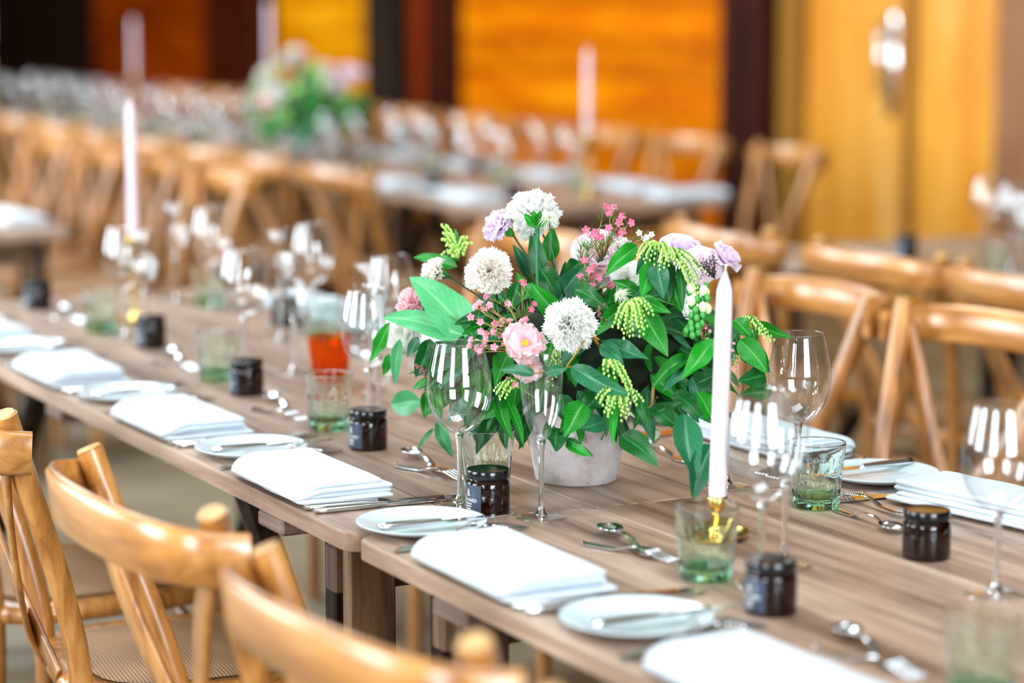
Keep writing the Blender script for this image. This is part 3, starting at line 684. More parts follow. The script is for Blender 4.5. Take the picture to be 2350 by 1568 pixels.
# ------------------------------------------------------------------ settings on the two joined tables
Z = TT
def P2(p): return (p[0], p[1], Z)
def px(x, y): v = tb(x, y); return (v.x, v.y, Z)
def put(src, lab, loc, rot=0, dz=0.0):
    if src in (wine, flute, tum, jar) and math.hypot(loc[0] - 4.02, loc[1] - 9.45) < .31: return
    return place(src, lab, (loc[0], loc[1], loc[2] + dz), rot)
seats = ['near side, cut by the bottom frame', 'near side, second place from front', 'near side, third place from front', 'near side, fourth place from front', 'near side, fifth place from front', 'near side, far left place']
napY = [1.955, 2.515, 3.12, 3.66, 4.235, 4.83]
plX = [1.345] * 6; plY = [2.25, 2.80, 3.40, 3.975, 4.61, 5.2]
rj = random.Random(4)
for k in range(6):
    s = seats[k]
    put(naps[k % 3], 'folded white napkin, %s' % s, (1.318, napY[k], Z + .004), math.radians((1, -1, 0, 1, -1, 2)[k]))
    put(plate, 'small white side plate, %s' % s, (plX[k], plY[k], Z))
    put(bknife, 'butter knife lying on the side plate, %s' % s, (1.272, plY[k] - .022, Z + .0115), math.radians((1, -1, 1, 0, 2, 1)[k]))
    for q, n_ in ((0, 'left'), (1, 'right')):
        put(dknife, '%s of two dinner knives beside the napkin, %s' % (n_, s), (1.256 + .004 * q, napY[k] - .137 - .025 * q, Z), math.radians((-3, -5, -4, -5, -4, -3)[k] + q * 2))
        put(dfork, '%s of two forks half under the napkin, %s' % (n_, s), (1.256 + .022 * q, napY[k] + .180 - .036 * q, Z), math.radians(22 + 4 * q))
# dessert spoon and fork laid across each other above every napkin
for k, (sp, fk) in enumerate([((1945, 1465, 2100, 1575), (1870, 1490, 2060, 1545)), ((1400, 1230, 1540, 1315), (1335, 1250, 1515, 1285)), ((945, 1052, 1048, 1108), (905, 1072, 1040, 1098)), ((625, 922, 712, 975), (575, 940, 690, 965)), ((393, 815, 455, 862), (345, 832, 440, 850)), ((145, 715, 205, 752), (100, 728, 190, 742))]):
    a, b_ = tb(sp[0], sp[1]), tb(sp[2], sp[3]); d = (a - b_).normalized(); r = math.atan2(d.y, d.x); s = a + d * .022 - d * .165
    put(sspoon, 'dessert spoon crossing the small fork, ' + seats[k], (s.x, s.y, Z + .003), r)
    a, b_ = tb(fk[2], fk[3]), tb(fk[0], fk[1]); d = (a - b_).normalized(); r = math.atan2(d.y, d.x); s = b_
    put(sfork, 'dessert fork under the small spoon, ' + seats[k], (s.x, s.y, Z), r)
for (x, y), l in zip(((1768, 1405), (1120, 1179), (845, 1030), (567, 905), (347, 797), (88, 709)), ['nearest amber candle jar, black lid, at lower right beside fork tines', 'sharp amber candle jar with slate label beside the flute', 'amber candle jar left of the large wine glass', 'amber candle jar, fourth from the front', 'amber candle jar below the left candle', 'farthest left amber candle jar']):
    put(jar, l, px(x, y), math.radians((8, 0, 4, -6, 3, 6)[(x * 7) % 6]))
put(jar, 'amber candle jar with a brown-lit lid beside the napkin at right', px(2125, 1280), PI)
put(jar, 'dark amber candle jar half hidden behind glass feet, far side, left of the bouquet', px(655, 748), PI)
for (x, y, l) in ((1620, 1328, 'green pressed glass tumbler in front of the brass candlestick'), (1117, 1128, 'clear green tumbler behind the sharp candle jar'), (755, 985, 'tall-looking green tumbler under the orange glass'),
                  (500, 872, 'green tumbler beside the amber jar, fourth place'), (232, 762, 'green tumbler left of the left candle'), (2250, 1612, 'green tumbler cut off at the bottom right corner'),
                  (1872, 1164, 'sharp green tumbler right of the flowers, beside the fork tines'), (740, 786, 'blurred green tumbler under the far white napkin'), (480, 702, 'blurred green tumbler below the far left glasses')):
    put(tum, l, px(x, y), math.radians((x * 13) % 40))
put(ambt, 'bright orange glass tumbler showing above the green one', px(757, 886))
for (p, l) in (((1.459, 2.916), 'sharp large wine glass left of the flower pot'), ((1.575, 2.345), 'blurred wine glass in front of the pink candle'), ((1.591, 3.505), 'wine glass over the third amber jar, by the orange glass'),
               ((1.644, 4.18), 'wine glass behind the fourth amber jar'), ((1.587, 4.689), 'wine glass left of the left candle'), ((1.790, 2.175), 'wine glass at the right edge beside the brown-lidded jar'),
               ((1.919, 2.771), 'clear wine glass right of the bouquet'), ((1.97, 3.36), 'wine glass hidden behind the bouquet foliage'), ((1.834, 3.943), 'wine glass rising behind the pink flower at left of the bouquet'),
               ((1.955, 4.58), 'wine glass in the far pair left of the bouquet'), ((1.90, 5.02), 'far left wine glass beside the tall slender glass')):
    put(wine, l, P2(p))
for (p, l) in (((1.521, 2.795), 'sharp slender flute in front of the flowers'), ((tb(1800, 1300).x, tb(1800, 1300).y), 'blurred flute behind the wine glass at lower right'), ((1.645, 3.585), 'flute close behind the third wine glass'),
               ((1.705, 4.09), 'flute behind the wine glass at fourth place'), ((1.601, 4.611), 'flute hidden behind the left candle'), ((1.86, 2.09), 'flute cut by the right edge of the frame'),
               ((1.855, 2.855), 'slender flute overlapping the wine glass right of the bouquet'), ((1.755, 3.86), 'flute left of the bouquet beside the far wine glass'), ((1.842, 4.484), 'flute in the far pair left of the bouquet'), ((1.874, 5.177), 'tall slender flute at the far left, its foot clear on the wood')):
    put(flute, l, P2(p))
# far side of the long table
fY = [2.53, 3.08, 3.66, 4.25, 4.86]
fs_ = ['right edge place', 'place right of the flowers', 'place behind the bouquet', 'place left of the bouquet', 'far left corner place']
for k in range(5):
    s = 'far side, ' + fs_[k]
    put(naps[(k + 1) % 3], 'folded white napkin, ' + s, (2.085, fY[k], Z + .004), PI + math.radians((10, 2, -2, 1, 3)[k]))
    put(plate, 'small white side plate, ' + s, (2.075, fY[k] - .29, Z))
    put(bknife, 'butter knife on the side plate, ' + s, (2.155, fY[k] - .262, Z + .0115), PI)
    for q, n_ in ((0, 'left'), (1, 'right')):
        put(dknife, '%s dinner knife, %s' % (n_, s), (2.15, fY[k] + .145 + .025 * q, Z), PI + math.radians(3 * q - 3))
        if k: put(dfork, '%s dinner fork, %s' % (n_, s), (2.145, fY[k] - .16 + .03 * q, Z), PI + math.radians(15))
a, b_ = tb(2075, 1192), tb(1928, 1143)
d = (b_ - a).normalized(); put(sfork, 'dessert fork with fine tines beside the right tumbler', (a.x, a.y, Z + .004), math.atan2(d.y, d.x))
a, b_ = tb(1915, 1172), tb(2062, 1226); d = (b_ - a).normalized(); put(sspoon, 'dessert spoon turned bowl towards the brown-lidded jar', (a.x, a.y, Z), math.atan2(d.y, d.x))
for k in (2, 3):
    put(sspoon, 'dessert spoon, far side, ' + fs_[k], (1.92, fY[k] - .06, Z), PI / 2 + .2); put(sfork, 'dessert fork, far side, ' + fs_[k], (1.885, fY[k] + .07, Z), -PI / 2 + .15)
a, b_ = tb(1575, 1065), tb(1500, 1035)
d = (b_ - a).normalized(); put(sspoon, 'dessert spoon seen between pot and hanging leaves', (a.x, a.y, Z), math.atan2(d.y, d.x))
c0 = tb(1645, 1236); candlestick(c0.x, c0.y, Z, .056, 'standing in front of the bouquet', L=.30, lean=(0, math.radians(1.5)))
c0 = tb(310, 740); candlestick(c0.x, c0.y, Z, .185, 'on the left of the long table')

# ------------------------------------------------------------------ blurred tables behind
wall_c = [(4.05, 7.12, .22, 'before the orange wall, middle of the picture'), (4.05, 9.95, .37, 'left of the far bouquet'), (4.05, 11.75, .28, 'at the upper left, rising above far glasses'), (4.05, 14.4, .42, 'in the top left corner')]
for (x, y, h, l) in wall_c: candlestick(x, y, Z, h, l)
for k in range(11):
    y = 7.28 + .62 * k; o_ = ords[k]
    put(naps[k % 3], 'blurred white napkin, %s from the right near side, back row' % o_, (3.68, y, Z), math.radians(rj.uniform(-5, 5)))
    put(plate, 'blurred side plate, %s from the right near side, back row' % o_, (3.70, y + .28, Z))
    put(wine, 'blurred wine glass, %s from the right near side, back row' % o_, (3.86 + rj.uniform(-.02, .02), y + .33, Z))
    put(flute, 'blurred flute, %s from the right near side, back row' % o_, (3.93 + rj.uniform(-.02, .02), y + .22, Z))
    put(tum, 'blurred green tumbler, %s from the right near side, back row' % o_, (3.90, y + .10, Z))
    put(jar, 'blurred candle jar, %s from the right near side, back row' % o_, (3.82, y - .06, Z), rj.uniform(-.5, .5))
    y += .12
    put(naps[(k + 1) % 3], 'blurred white napkin, %s from the right wall side, back row' % o_, (4.41, y, Z), PI + math.radians(rj.uniform(-5, 5)))
    if k == 0: put(naps[1], 'white napkin on the right corner of the back table', (4.40, y - .36, Z), PI / 2)
    put(plate, 'blurred side plate, %s from the right wall side, back row' % o_, (4.40, y + .28, Z))
    put(wine, 'blurred wine glass, %s from the right wall side, back row' % o_, (4.24, y + .18, Z))
    put(flute, 'blurred flute, %s from the right wall side, back row' % o_, (4.17, y + .30, Z))
    put(tum, 'blurred green tumbler, %s from the right wall side, back row' % o_, (4.2, y + .05, Z))
    if k % 2: put(jar, 'blurred candle jar, %s from the right wall side, back row' % o_, (4.3, y + .44, Z), PI)
# table at the left edge
for k, y in enumerate((7.27, 7.89, 8.5)):
    put(naps[k], 'white napkin, %s from the corner of the left edge table' % ords[k], (2.11, y, Z), PI + .05)
    put(plate, 'blurred side plate, %s from the corner of the left edge table' % ords[k], (2.10, y + .29, Z))
# table at the right edge
v = tb(2080, 590); put(jar, 'blurred dark jar before the plywood doors', (v.x, v.y, Z))
v = tb(2283, 645); put(tum, 'blurred green tumbler on the right edge table', (v.x, v.y, Z))
for k, y in enumerate((5.08, 4.46, 3.84)): put(naps[k], 'white napkin behind the %s chair rail of the right edge table' % ('left', 'middle', 'right')[k], (3.68, y, Z), .03)
for (x, y, sr, l) in ((2262, 600, wine, 'blurred wine glass standing left in the group at the right edge'), (2322, 622, wine, 'blurred wine glass behind the tumbler at the right edge'), (2340, 655, flute, 'blurred flute at the far right edge')):
    v = tb(x, y); put(sr, l, (v.x, v.y, Z))

# ------------------------------------------------------------------ flower arrangement in a stone pot
UPV = Vector((0, 0, 1)); RT = RIGHT; TO = -Vector((FWD.x, FWD.y, 0)).normalized()
def cv(r, u, t): return (RT * r + UPV * u + TO * t)
def basis(origin, z, roll=0.0, s=1.0):
    z = z.normalized(); x = UPV.cross(z)
    if x.length < .05: x = RT.copy()
    x.normalize(); y = z.cross(x); m = Matrix((x, y, z)).transposed().to_4x4()
    return Matrix.Translation(origin) @ m @ Matrix.Rotation(roll, 4, 'Z') @ Matrix.Scale(s, 4)
def petal(b, T, L, W, cup, ruf, ph, nu=8, nv=4, serr=.0, back=0.0):
    def fn(u, v):
        q = 2 * u - 1; w_ = W * (.12 + .88 * math.sin(min(v * 1.25, 1) * PI / 2) ** .8) * (1 - .25 * max(0, v - .8) / .2)
        y = L * v * (1 - .16 * q * q * v) + serr * L * math.sin(q * 23 + ph) * v ** 6
        z = cup * L * (q * q * .5) * v + ruf * L * math.sin(q * 7 + ph) * v ** 2.5 + ruf * .6 * L * math.sin(q * 13 + ph * 2) * v ** 4 - back * L * v * v
        return Vector((w_ * q, y, z))
    b.grid(fn, nu, nv, T)
def bloom_mesh(name, m, R, n, style, seed):
    rnd = random.Random(seed); b = MB()
    for i in range(n):
        t = (i + .5) / n; az = i * 2.39996 + rnd.uniform(-.2, .2)
        if style == 'carnation':
            tilt = math.radians(8 + 92 * t ** .8) + rnd.uniform(-.15, .15); L = R * (.72 + .32 * t) * rnd.uniform(.88, 1.08); W = R * .34; org = Vector((0, 0, -.35 * R)); LL = L * (1.32 - .32 * t)
            T = Matrix.Translation(org) @ Matrix.Rotation(az, 4, 'Z') @ Matrix.Rotation(PI / 2 - tilt, 4, 'X')
            petal(b, T, LL, W, .22, .11, rnd.uniform(0, 6), 12, 4, .06)
        elif style == 'rose':
            tilt = math.radians(12 + 62 * t ** .9) + rnd.uniform(-.1, .1); L = R * (.75 + .35 * t); W = R * (.38 + .3 * t)
            T = Matrix.Translation((0, 0, -.35 * R)) @ Matrix.Rotation(az, 4, 'Z') @ Matrix.Translation((0, .06 * R, 0)) @ Matrix.Rotation(PI / 2 - tilt, 4, 'X')
            petal(b, T, L, W, .75, .05, rnd.uniform(0, 6), 8, 6, .008, .18 * t)
        else:   # open ruffled bloom
            tilt = math.radians(40 + 45 * t) + rnd.uniform(-.15, .15); L = R * rnd.uniform(.85, 1.1); W = R * .5
            T = Matrix.Rotation(az, 4, 'Z') @ Matrix.Rotation(PI / 2 - tilt, 4, 'X')
            petal(b, T, L, W, .3, .11, rnd.uniform(0, 6), 10, 5, .03)
    if style == 'open':
        b.cur = 1
        for k in range(26):
            a = k * 2.4; r = .16 * R * math.sqrt(k / 26); b.ball((r * math.cos(a), r * math.sin(a), .12 * R + .04 * R * math.sin(k)), .045 * R, 5, 3)
    return b.mesh(name, [m, M['yolk']])
POTC = tb(1322, 1101); POT = Vector((POTC.x, POTC.y, TT))
def make_arrangement():
    t = thing('flower_arrangement', 'x', 'flower arrangement', POT)
    off = Matrix.Translation(-POT)
    def part(name, me, mw, parent=t, label=None):
        o = obj(name, me, parent, label=label); o.matrix_local = (off @ mw) if parent is t else mw; return o
    pr = [(0, 0), (.054, 0), (.0585, .003), (.062, .02), (.0745, .09), (.0805, .115), (.081, .121), (.078, .1225), (.0735, .121), (.070, .112), (.066, .095), (0, .09)]
    obj('stone_pot', MB().lathe(pr, 56).mesh('stone_pot', M['pot']), t, label='pale mottled stone plant pot')
    core = MB()  # added filler core, its dark colour stands for the shaded gaps among leaves
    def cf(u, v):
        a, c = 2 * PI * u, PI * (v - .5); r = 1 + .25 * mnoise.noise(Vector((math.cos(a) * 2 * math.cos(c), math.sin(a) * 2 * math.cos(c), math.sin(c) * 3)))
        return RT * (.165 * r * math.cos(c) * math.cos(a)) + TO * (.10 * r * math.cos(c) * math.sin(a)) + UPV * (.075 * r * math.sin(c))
    core.grid(cf, 28, 16); o = part('foliage_mass', core.mesh('foliage_mass', M['gapshade']), Matrix.Translation(POT + Vector((0, 0, .19)))); o['kind'] = 'stuff'
    # ---- leaves
    def leaf_mesh(asp, curl, wav, m, seed):
        rnd = random.Random(seed); b = MB(); p1 = rnd.uniform(0, 6)
        def fn(u, v):
            q = 2 * u - 1; w_ = asp * .5 * (math.sin(PI * v ** .85)) ** .8 * (1 - .35 * v) * 1.25 + .004
            x = v * (1 - curl * .35 * v); z = -curl * v * v + abs(q) * w_ * .38 + wav * math.sin(v * 9 + p1) * q * w_ * 1.2 - .03 * math.sin(PI * v) * 0
            y = q * w_ * .94 + .05 * math.sin(v * 3.2 + p1) * v
            return Vector((x, y, z))
        b.grid(fn, 6, 12); return b.mesh('leaf', m)
    LM = {}
    def lm(asp, curl, wav, mk):
        k = (asp, curl, wav, mk)
        if k not in LM: LM[k] = leaf_mesh(asp, curl, wav, M[mk], hash(k[:3]) % 99 if False else int(asp * 100 + curl * 37 + wav * 11))
        return LM[k]
    def leaf(base, tip, asp, mk, nrm, curl=.15, wav=.25):
        d = tip - base; L = d.length; x = d.normalized(); n = nrm - x * nrm.dot(x)
        if n.length < .05: n = TO - x * TO.dot(x)
        n.normalize(); y = n.cross(x)
        # the mesh tip sits at (1-.35c, 0, -c): turn it so the tip lands on the target
        a = math.atan2(-curl, 1 - .35 * curl); s = L / math.hypot(1 - .35 * curl, curl)
        m = Matrix((x, y, n)).transposed().to_4x4()
        part('leaf', lm(asp, curl, wav, mk), Matrix.Translation(base) @ m @ Matrix.Rotation(a, 4, 'Y') @ Matrix.Scale(s, 4))
    # bx by tx ty width-px material depth-base depth-tip
    LV = [(1115, 800, 936, 640, 66, 'leafpale', 3.42, 3.50), (1075, 772, 880, 727, 40, 'leafpale', 3.42, 3.50), (1050, 612, 950, 590, 28, 'leafmid', 3.55, 3.6), (1046, 600, 1042, 524, 22, 'leafmid', 3.56, 3.56),
          (1287, 742, 1222, 645, 48, 'leafmid', 3.38, 3.36), (1283, 690, 1342, 602, 46, 'leafteal', 3.42, 3.40), (1250, 650, 1214, 525, 42, 'leafdark', 3.47, 3.47), (1262, 600, 1268, 520, 40, 'leafmid', 3.5, 3.5), (1215, 640, 1180, 560, 30, 'leafteal', 3.5, 3.5),
          (1462, 563, 1390, 635, 32, 'leafmid', 3.35, 3.31), (1505, 565, 1464, 634, 32, 'leafteal', 3.35, 3.32), (1503, 598, 1466, 684, 38, 'leafmid', 3.33, 3.30), (1508, 603, 1520, 686, 40, 'leafteal', 3.32, 3.29), (1527, 588, 1535, 696, 36, 'leafdark', 3.34, 3.30),
          (1545, 636, 1562, 718, 42, 'leafmid', 3.33, 3.30), (1560, 606, 1563, 708, 18, 'leafdark', 3.32, 3.28), (1318, 664, 1402, 704, 34, 'leafdark', 3.36, 3.33), (1463, 672, 1406, 643, 30, 'leafmid', 3.34, 3.33), (1434, 698, 1366, 770, 34, 'leafmid', 3.31, 3.27),
          (1476, 710, 1528, 822, 46, 'leafmid', 3.30, 3.25), (1463, 685, 1542, 715, 24, 'leafmid', 3.30, 3.27), (1385, 787, 1490, 823, 36, 'leafteal', 3.29, 3.25), (1378, 790, 1433, 835, 28, 'leafteal', 3.29, 3.25), (1640, 778, 1564, 875, 42, 'leafmid', 3.29, 3.25),
          (1725, 740, 1818, 776, 22, 'leafmid', 3.34, 3.30), (1684, 735, 1724, 770, 28, 'leafmid', 3.33, 3.3), (1700, 785, 1766, 857, 48, 'leafteal', 3.33, 3.30), (1683, 745, 1695, 818, 20, 'leafdark', 3.36, 3.34), (1725, 755, 1739, 792, 26, 'leafmid', 3.36, 3.34),
          (1310, 842, 1454, 910, 42, 'leafteal', 3.27, 3.21), (1581, 815, 1493, 892, 28, 'leafmid', 3.29, 3.25), (1580, 825, 1517, 895, 32, 'leafteal', 3.29, 3.25), (1632, 955, 1598, 900, 46, 'leafmid', 3.26, 3.24), (1697, 780, 1763, 857, 46, 'leafmid', 3.3, 3.28),
          (1757, 862, 1692, 872, 36, 'leafdark', 3.31, 3.28), (1770, 895, 1700, 910, 28, 'leafdark', 3.33, 3.30), (1476, 957, 1568, 922, 34, 'leafdark', 3.27, 3.25), (1570, 950, 1592, 1110, 54, 'leafteal', 3.24, 3.17), (1632, 1020, 1588, 1152, 48, 'leafteal', 3.22, 3.15),
          (1425, 1000, 1514, 1070, 42, 'leafdark', 3.27, 3.22), (1418, 918, 1402, 1022, 18, 'leafmid', 3.25, 3.21), (1352, 920, 1284, 992, 34, 'leafmid', 3.27, 3.23), (1388, 968, 1324, 986, 30, 'leafteal', 3.27, 3.24), (1462, 903, 1493, 990, 20, 'leafdark', 3.26, 3.22),
          (1298, 1018, 1361, 1046, 20, 'leafmid', 3.25, 3.22), (1498, 935, 1572, 988, 34, 'leafdark', 3.27, 3.23), (1152, 820, 1140, 882, 20, 'leafmid', 3.36, 3.33), (1228, 858, 1146, 847, 28, 'leafteal', 3.20, 3.19), (1250, 856, 1302, 842, 26, 'leafteal', 3.2, 3.2),
          (1140, 912, 1174, 1012, 24, 'leafmid', 3.36, 3.32), (1163, 912, 1197, 1022, 17, 'leafmid', 3.36, 3.31), (1340, 925, 1290, 1002, 40, 'leafmid', 3.25, 3.21), (1277, 982, 1276, 1038, 38, 'leafdark', 3.27, 3.23), (1300, 1008, 1362, 1048, 22, 'leafdark', 3.25, 3.22),
          (895, 740, 851, 832, 27, 'leafmid', 3.52, 3.56), (893, 812, 880, 862, 17, 'leafmid', 3.52, 3.54), (918, 778, 905, 882, 26, 'leafpale', 3.50, 3.52), (960, 773, 937, 822, 25, 'leafteal', 3.47, 3.47), (987, 778, 958, 868, 42, 'leafdark', 3.46, 3.46),
          (968, 922, 896, 925, 34, 'leafpale', 3.66, 3.72), (976, 898, 979, 962, 24, 'leafmid', 3.55, 3.55), (1003, 965, 1036, 1052, 32, 'leafpale', 3.55, 3.55), (996, 983, 956, 1034, 12, 'leafpale', 3.6, 3.6), (1048, 780, 990, 768, 20, 'leafmid', 3.44, 3.46),
          (1000, 880, 1010, 965, 26, 'leafmid', 3.5, 3.52), (1040, 830, 1035, 915, 30, 'leafdark', 3.44, 3.45), (1090, 850, 1075, 930, 28, 'leafmid', 3.42, 3.42), (1430, 1000, 1465, 1010, 22, 'leafdark', 3.3, 3.28), (1375, 905, 1330, 960, 34, 'leafdark', 3.28, 3.25),
          (1545, 905, 1620, 960, 40, 'leafdark', 3.28, 3.24), (1600, 880, 1655, 860, 30, 'leafdark', 3.3, 3.28), (1290, 905, 1300, 975, 40, 'leafdark', 3.3, 3.27), (1330, 600, 1300, 640, 30, 'leafdark', 3.45, 3.43), (1720, 800, 1765, 840, 34, 'leafmid', 3.38, 3.36),
          (1190, 650, 1165, 720, 34, 'leafdark', 3.44, 3.42), (1240, 620, 1285, 690, 40, 'leafdark', 3.46, 3.42), (1150, 700, 1110, 700, 30, 'leafdark', 3.46, 3.44), (1100, 600, 1070, 640, 22, 'leafteal', 3.5, 3.5)]
    rn = random.Random(11)
    for (bx, by, tx, ty, wp_, mk, d0, d1) in LV:
        Lp = math.hypot(tx - bx, ty - by); asp = round(min(max(wp_ / Lp / .98, .16), .8) / .08) * .08
        n = cv(rn.uniform(-.35, .25), rn.uniform(.1, .6), 1)
        leaf(at(bx, by, d0), at(tx, ty, d1), asp, mk, n, rn.choice((.06, .14, .22)), rn.choice((.12, .28)))
    cen = at(1345, 800, 3.47)
    k = 0
    while k < 214:
        r, u, q = rn.uniform(-1, 1), rn.uniform(-1, 1), rn.uniform(-.55, 1); l = math.sqrt(r * r + u * u + q * q)
        if l > 1 or l < .45: continue
        s = rn.uniform(.74, 1.0) / l
        if u * s > .55 and abs(r) > .7: continue
        p = cen + cv(r * s * .245, u * s * .118 - .01 - .03 * abs(r * s) * (r < 0), q * s * .15)
        od = cv(r * s * .8, u * s * .8 - .45, q * s * .55).normalized()
        d = (od + Vector((rn.uniform(-.6, .6), rn.uniform(-.6, .6), rn.uniform(-.5, .35)))).normalized(); L = rn.uniform(.042, .08)
        n = cv(rn.uniform(-.5, .5), rn.uniform(.2, 1.1), rn.uniform(.3, 1.2))
        mk = rn.choice(('leafdark', 'leafdark', 'leafdark', 'leafmid', 'leafmid', 'leafteal'))
        leaf(p - d * L * .55, p + d * L * .45, rn.choice((.24, .32, .4)), mk, n, rn.choice((.06, .14, .22, .3)), rn.choice((.12, .28))); k += 1
    # ---- blooms: px py depth radius-px style material n facing(r,u,t) name label
    BL = [(1228, 478, 3.46, 62, 'carnation', 'pwhite', 64, (.15, .85, .45), 'carnation', 'white carnation on the tallest stem'),
          (1213, 517, 3.47, 40, 'carnation', 'pwhite', 36, (-.3, -.2, .8), 'carnation', 'lower white petals under the tallest carnation'),
          (1140, 514, 3.48, 42, 'carnation', 'plilac', 38, (-.75, .55, .3), 'carnation', 'lilac carnation seen from the side'),
          (1122, 622, 3.37, 55, 'carnation', 'ppeach', 60, (.1, .25, 1), 'carnation', 'peach-centred cream carnation'),
          (990, 621, 3.50, 36, 'carnation', 'ppeach', 40, (-.9, .35, .25), 'carnation', 'cream carnation in profile at the left'),
          (938, 697, 3.52, 42, 'carnation', 'ppink', 40, (-.6, .45, .5), 'carnation', 'pink carnation behind the broad pale leaf'),
          (926, 762, 3.55, 46, 'rose', 'pwhite', 18, (-.5, .1, .8), 'rose', 'white rose half hidden at the left'),
          (1307, 746, 3.27, 62, 'carnation', 'pwhite', 76, (-.15, .15, 1), 'carnation', 'large full white carnation facing front'),
          (1206, 789, 3.30, 54, 'open', 'ppink', 14, (-.15, .35, 1), 'open_bloom', 'open pink bloom with yellow centre'),
          (1214, 842, 3.31, 38, 'open', 'ppink', 12, (0, -.35, 1), 'open_bloom', 'drooping pink ruffled bloom under the yellow-centred one'),
          (1375, 592, 3.50, 70, 'rose', 'pblush', 24, (-.1, .5, .8), 'rose', 'large pale rose behind the waxflowers'),
          (1440, 640, 3.44, 44, 'rose', 'pwhite', 18, (0, .4, .9), 'rose', 'white rose in the middle of the top'),
          (1565, 580, 3.47, 56, 'rose', 'plilac', 22, (.2, .7, .6), 'rose', 'lilac rose at the upper right'),
          (1615, 610, 3.44, 48, 'rose', 'pblush', 20, (.3, .4, .8), 'rose', 'blush rose next to the plum beads'),
          (1668, 588, 3.45, 44, 'rose', 'plilac', 14, (.6, .7, .3), 'rose', 'lilac rose petals standing up behind the candle tip'),
          (1575, 650, 3.40, 42, 'rose', 'plilac', 18, (0, .1, 1), 'rose', 'lilac rose below the lime bud spray'),
          (1592, 700, 3.40, 36, 'rose', 'pwhite', 16, (-.2, 0, 1), 'rose', 'cream rose behind the green bud spike'),
          (1600, 745, 3.42, 26, 'rose', 'pwax', 10, (0, 0, 1), 'rose', 'small deep pink bloom beside the candle'),
          (1500, 1000, 3.62, 14, 'rose', 'pwhite', 8, (0, 0, 1), 'bud', 'small white bud low at the back')]
    for i, (x, y, d, rp, stl, mk, n, fc, nm, lb) in enumerate(BL):
        c = at(x, y, d); z = cv(*fc); R = rp * d / F
        o = part(nm, bloom_mesh(nm, M[mk], R, n, stl, 30 + i), basis(c, z, rn.uniform(0, 6)), label=lb)
        b = MB(); b.lathe([(0, -R * 1.25), (.003, -R * 1.2), (.0065, -R * .95), (.0085, -R * .55), (.011, -R * .35), (0, -R * .3)], 10)
        b.mesh; obj('calyx', b.mesh('calyx', M['calyx']), o)
        z = z.normalized(); e = c - z * R * 1.2; root = POT + Vector((0, 0, .12)) + cv(0, 0, .02); mid = (e + root) / 2 - z * .02 + UPV * .015
        part('stem', MB().tube([e, e * .6 + mid * .4 - z * .012, mid, root], .0016, 6).mesh('stem', M['stemdark']), Matrix.Identity(4))
    # the bluish stalk and calyx of the tallest carnation
    part('stem', MB().tube([at(1232, 512, 3.44), at(1234, 560, 3.43), at(1233, 645, 3.42), at(1238, 720, 3.42)], [.0038, .0028, .0024, .0024], 8).mesh('stem', M['leafteal']), Matrix.Identity(4), label='blue-green carnation stalk')
    for (tx, ty) in ((1200, 492), (1222, 483), (1262, 492), (1238, 482)): leaf(at(1234, 520, 3.41), at(tx, ty, 3.40), .48, 'leafmid', TO, .06, .12)
    # ---- waxflower sprigs
    def sprig(root, tips, mk, rad, needles, seed):
        r_ = random.Random(seed); b = MB()
        for tip in tips:
            b.cur = 0; mid = (root + tip) / 2 + Vector((r_.uniform(-.006, .006), r_.uniform(-.006, .006), .004)); b.tube([root, mid, tip], [.0010, .0007, .0005], 5)
            b.cur = 1; z = (tip - mid).normalized() * .4 + TO * .7 + Vector((r_.uniform(-.5, .5), r_.uniform(-.5, .5), r_.uniform(-.2, .6))); T = basis(tip, z, r_.uniform(0, 6))
            for q in range(5): petal(b, T @ Matrix.Rotation(q * 2 * PI / 5, 4, 'Z') @ Matrix.Rotation(math.radians(28), 4, 'X'), rad, rad * .40, .7, .02, q, 4, 3)
            b.cur = 3; b.ball(tip, rad * .28, 6, 3)
            b.cur = 2; b.tube([tip - z.normalized() * rad * .9, tip], [rad * .12, rad * .38], 5)
            for q in range(needles):
                u = r_.random(); p = root.lerp(mid, u) if r_.random() < .5 else mid.lerp(tip, u); dd = (tip - root).normalized() * .7 + Vector((r_.uniform(-1, 1), r_.uniform(-1, 1), r_.uniform(-.3, .8))); dd.normalize()
                b.tube([p, p + dd * .006, p + dd * .012 + UPV * .002], [.0005, .0006, .0002], 4)
        return part('waxflower_sprig', b.mesh('waxflower_sprig', [M['twig'], M[mk], M['stem'], M['pwaxpale']]), Matrix.Identity(4))
    def A(l, d): return [at(x, y, d + rn.uniform(-.02, .02)) for x, y in l]
    sprig(at(1380, 600, 3.40), A([(1388, 478), (1409, 480), (1400, 494), (1430, 498), (1421, 511), (1445, 512), (1398, 526), (1412, 536), (1428, 532), (1346, 528), (1367, 536), (1378, 548), (1364, 540)], 3.36), 'pwax', .0075, 7, 1)
    sprig(at(1345, 680, 3.38), A([(1364, 615), (1353, 622), (1366, 633), (1358, 640), (1371, 640), (1332, 638), (1356, 652), (1398, 660), (1405, 655), (1390, 628), (1340, 600)], 3.35), 'pwax', .0070, 8, 2)
    sprig(at(1225, 800, 3.33), A([(1093, 706), (1102, 698), (1122, 702), (1110, 712), (1080, 728), (1101, 738), (1136, 744), (1156, 738), (1106, 760), (1118, 768), (1136, 762), (1118, 782), (1084, 782), (1135, 796)], 3.30), 'pwaxpale', .0066, 6, 3)
    sprig(at(1215, 820, 3.33), A([(1150, 742), (1170, 740), (1200, 740), (1209, 735), (1160, 790), (1165, 780), (1148, 772), (1176, 752), (1165, 700), (1172, 808), (1112, 795), (1105, 808), (1097, 800), (1080, 796), (1180, 880), (1168, 870)], 3.31), 'pwaxpale', .0064, 6, 4)
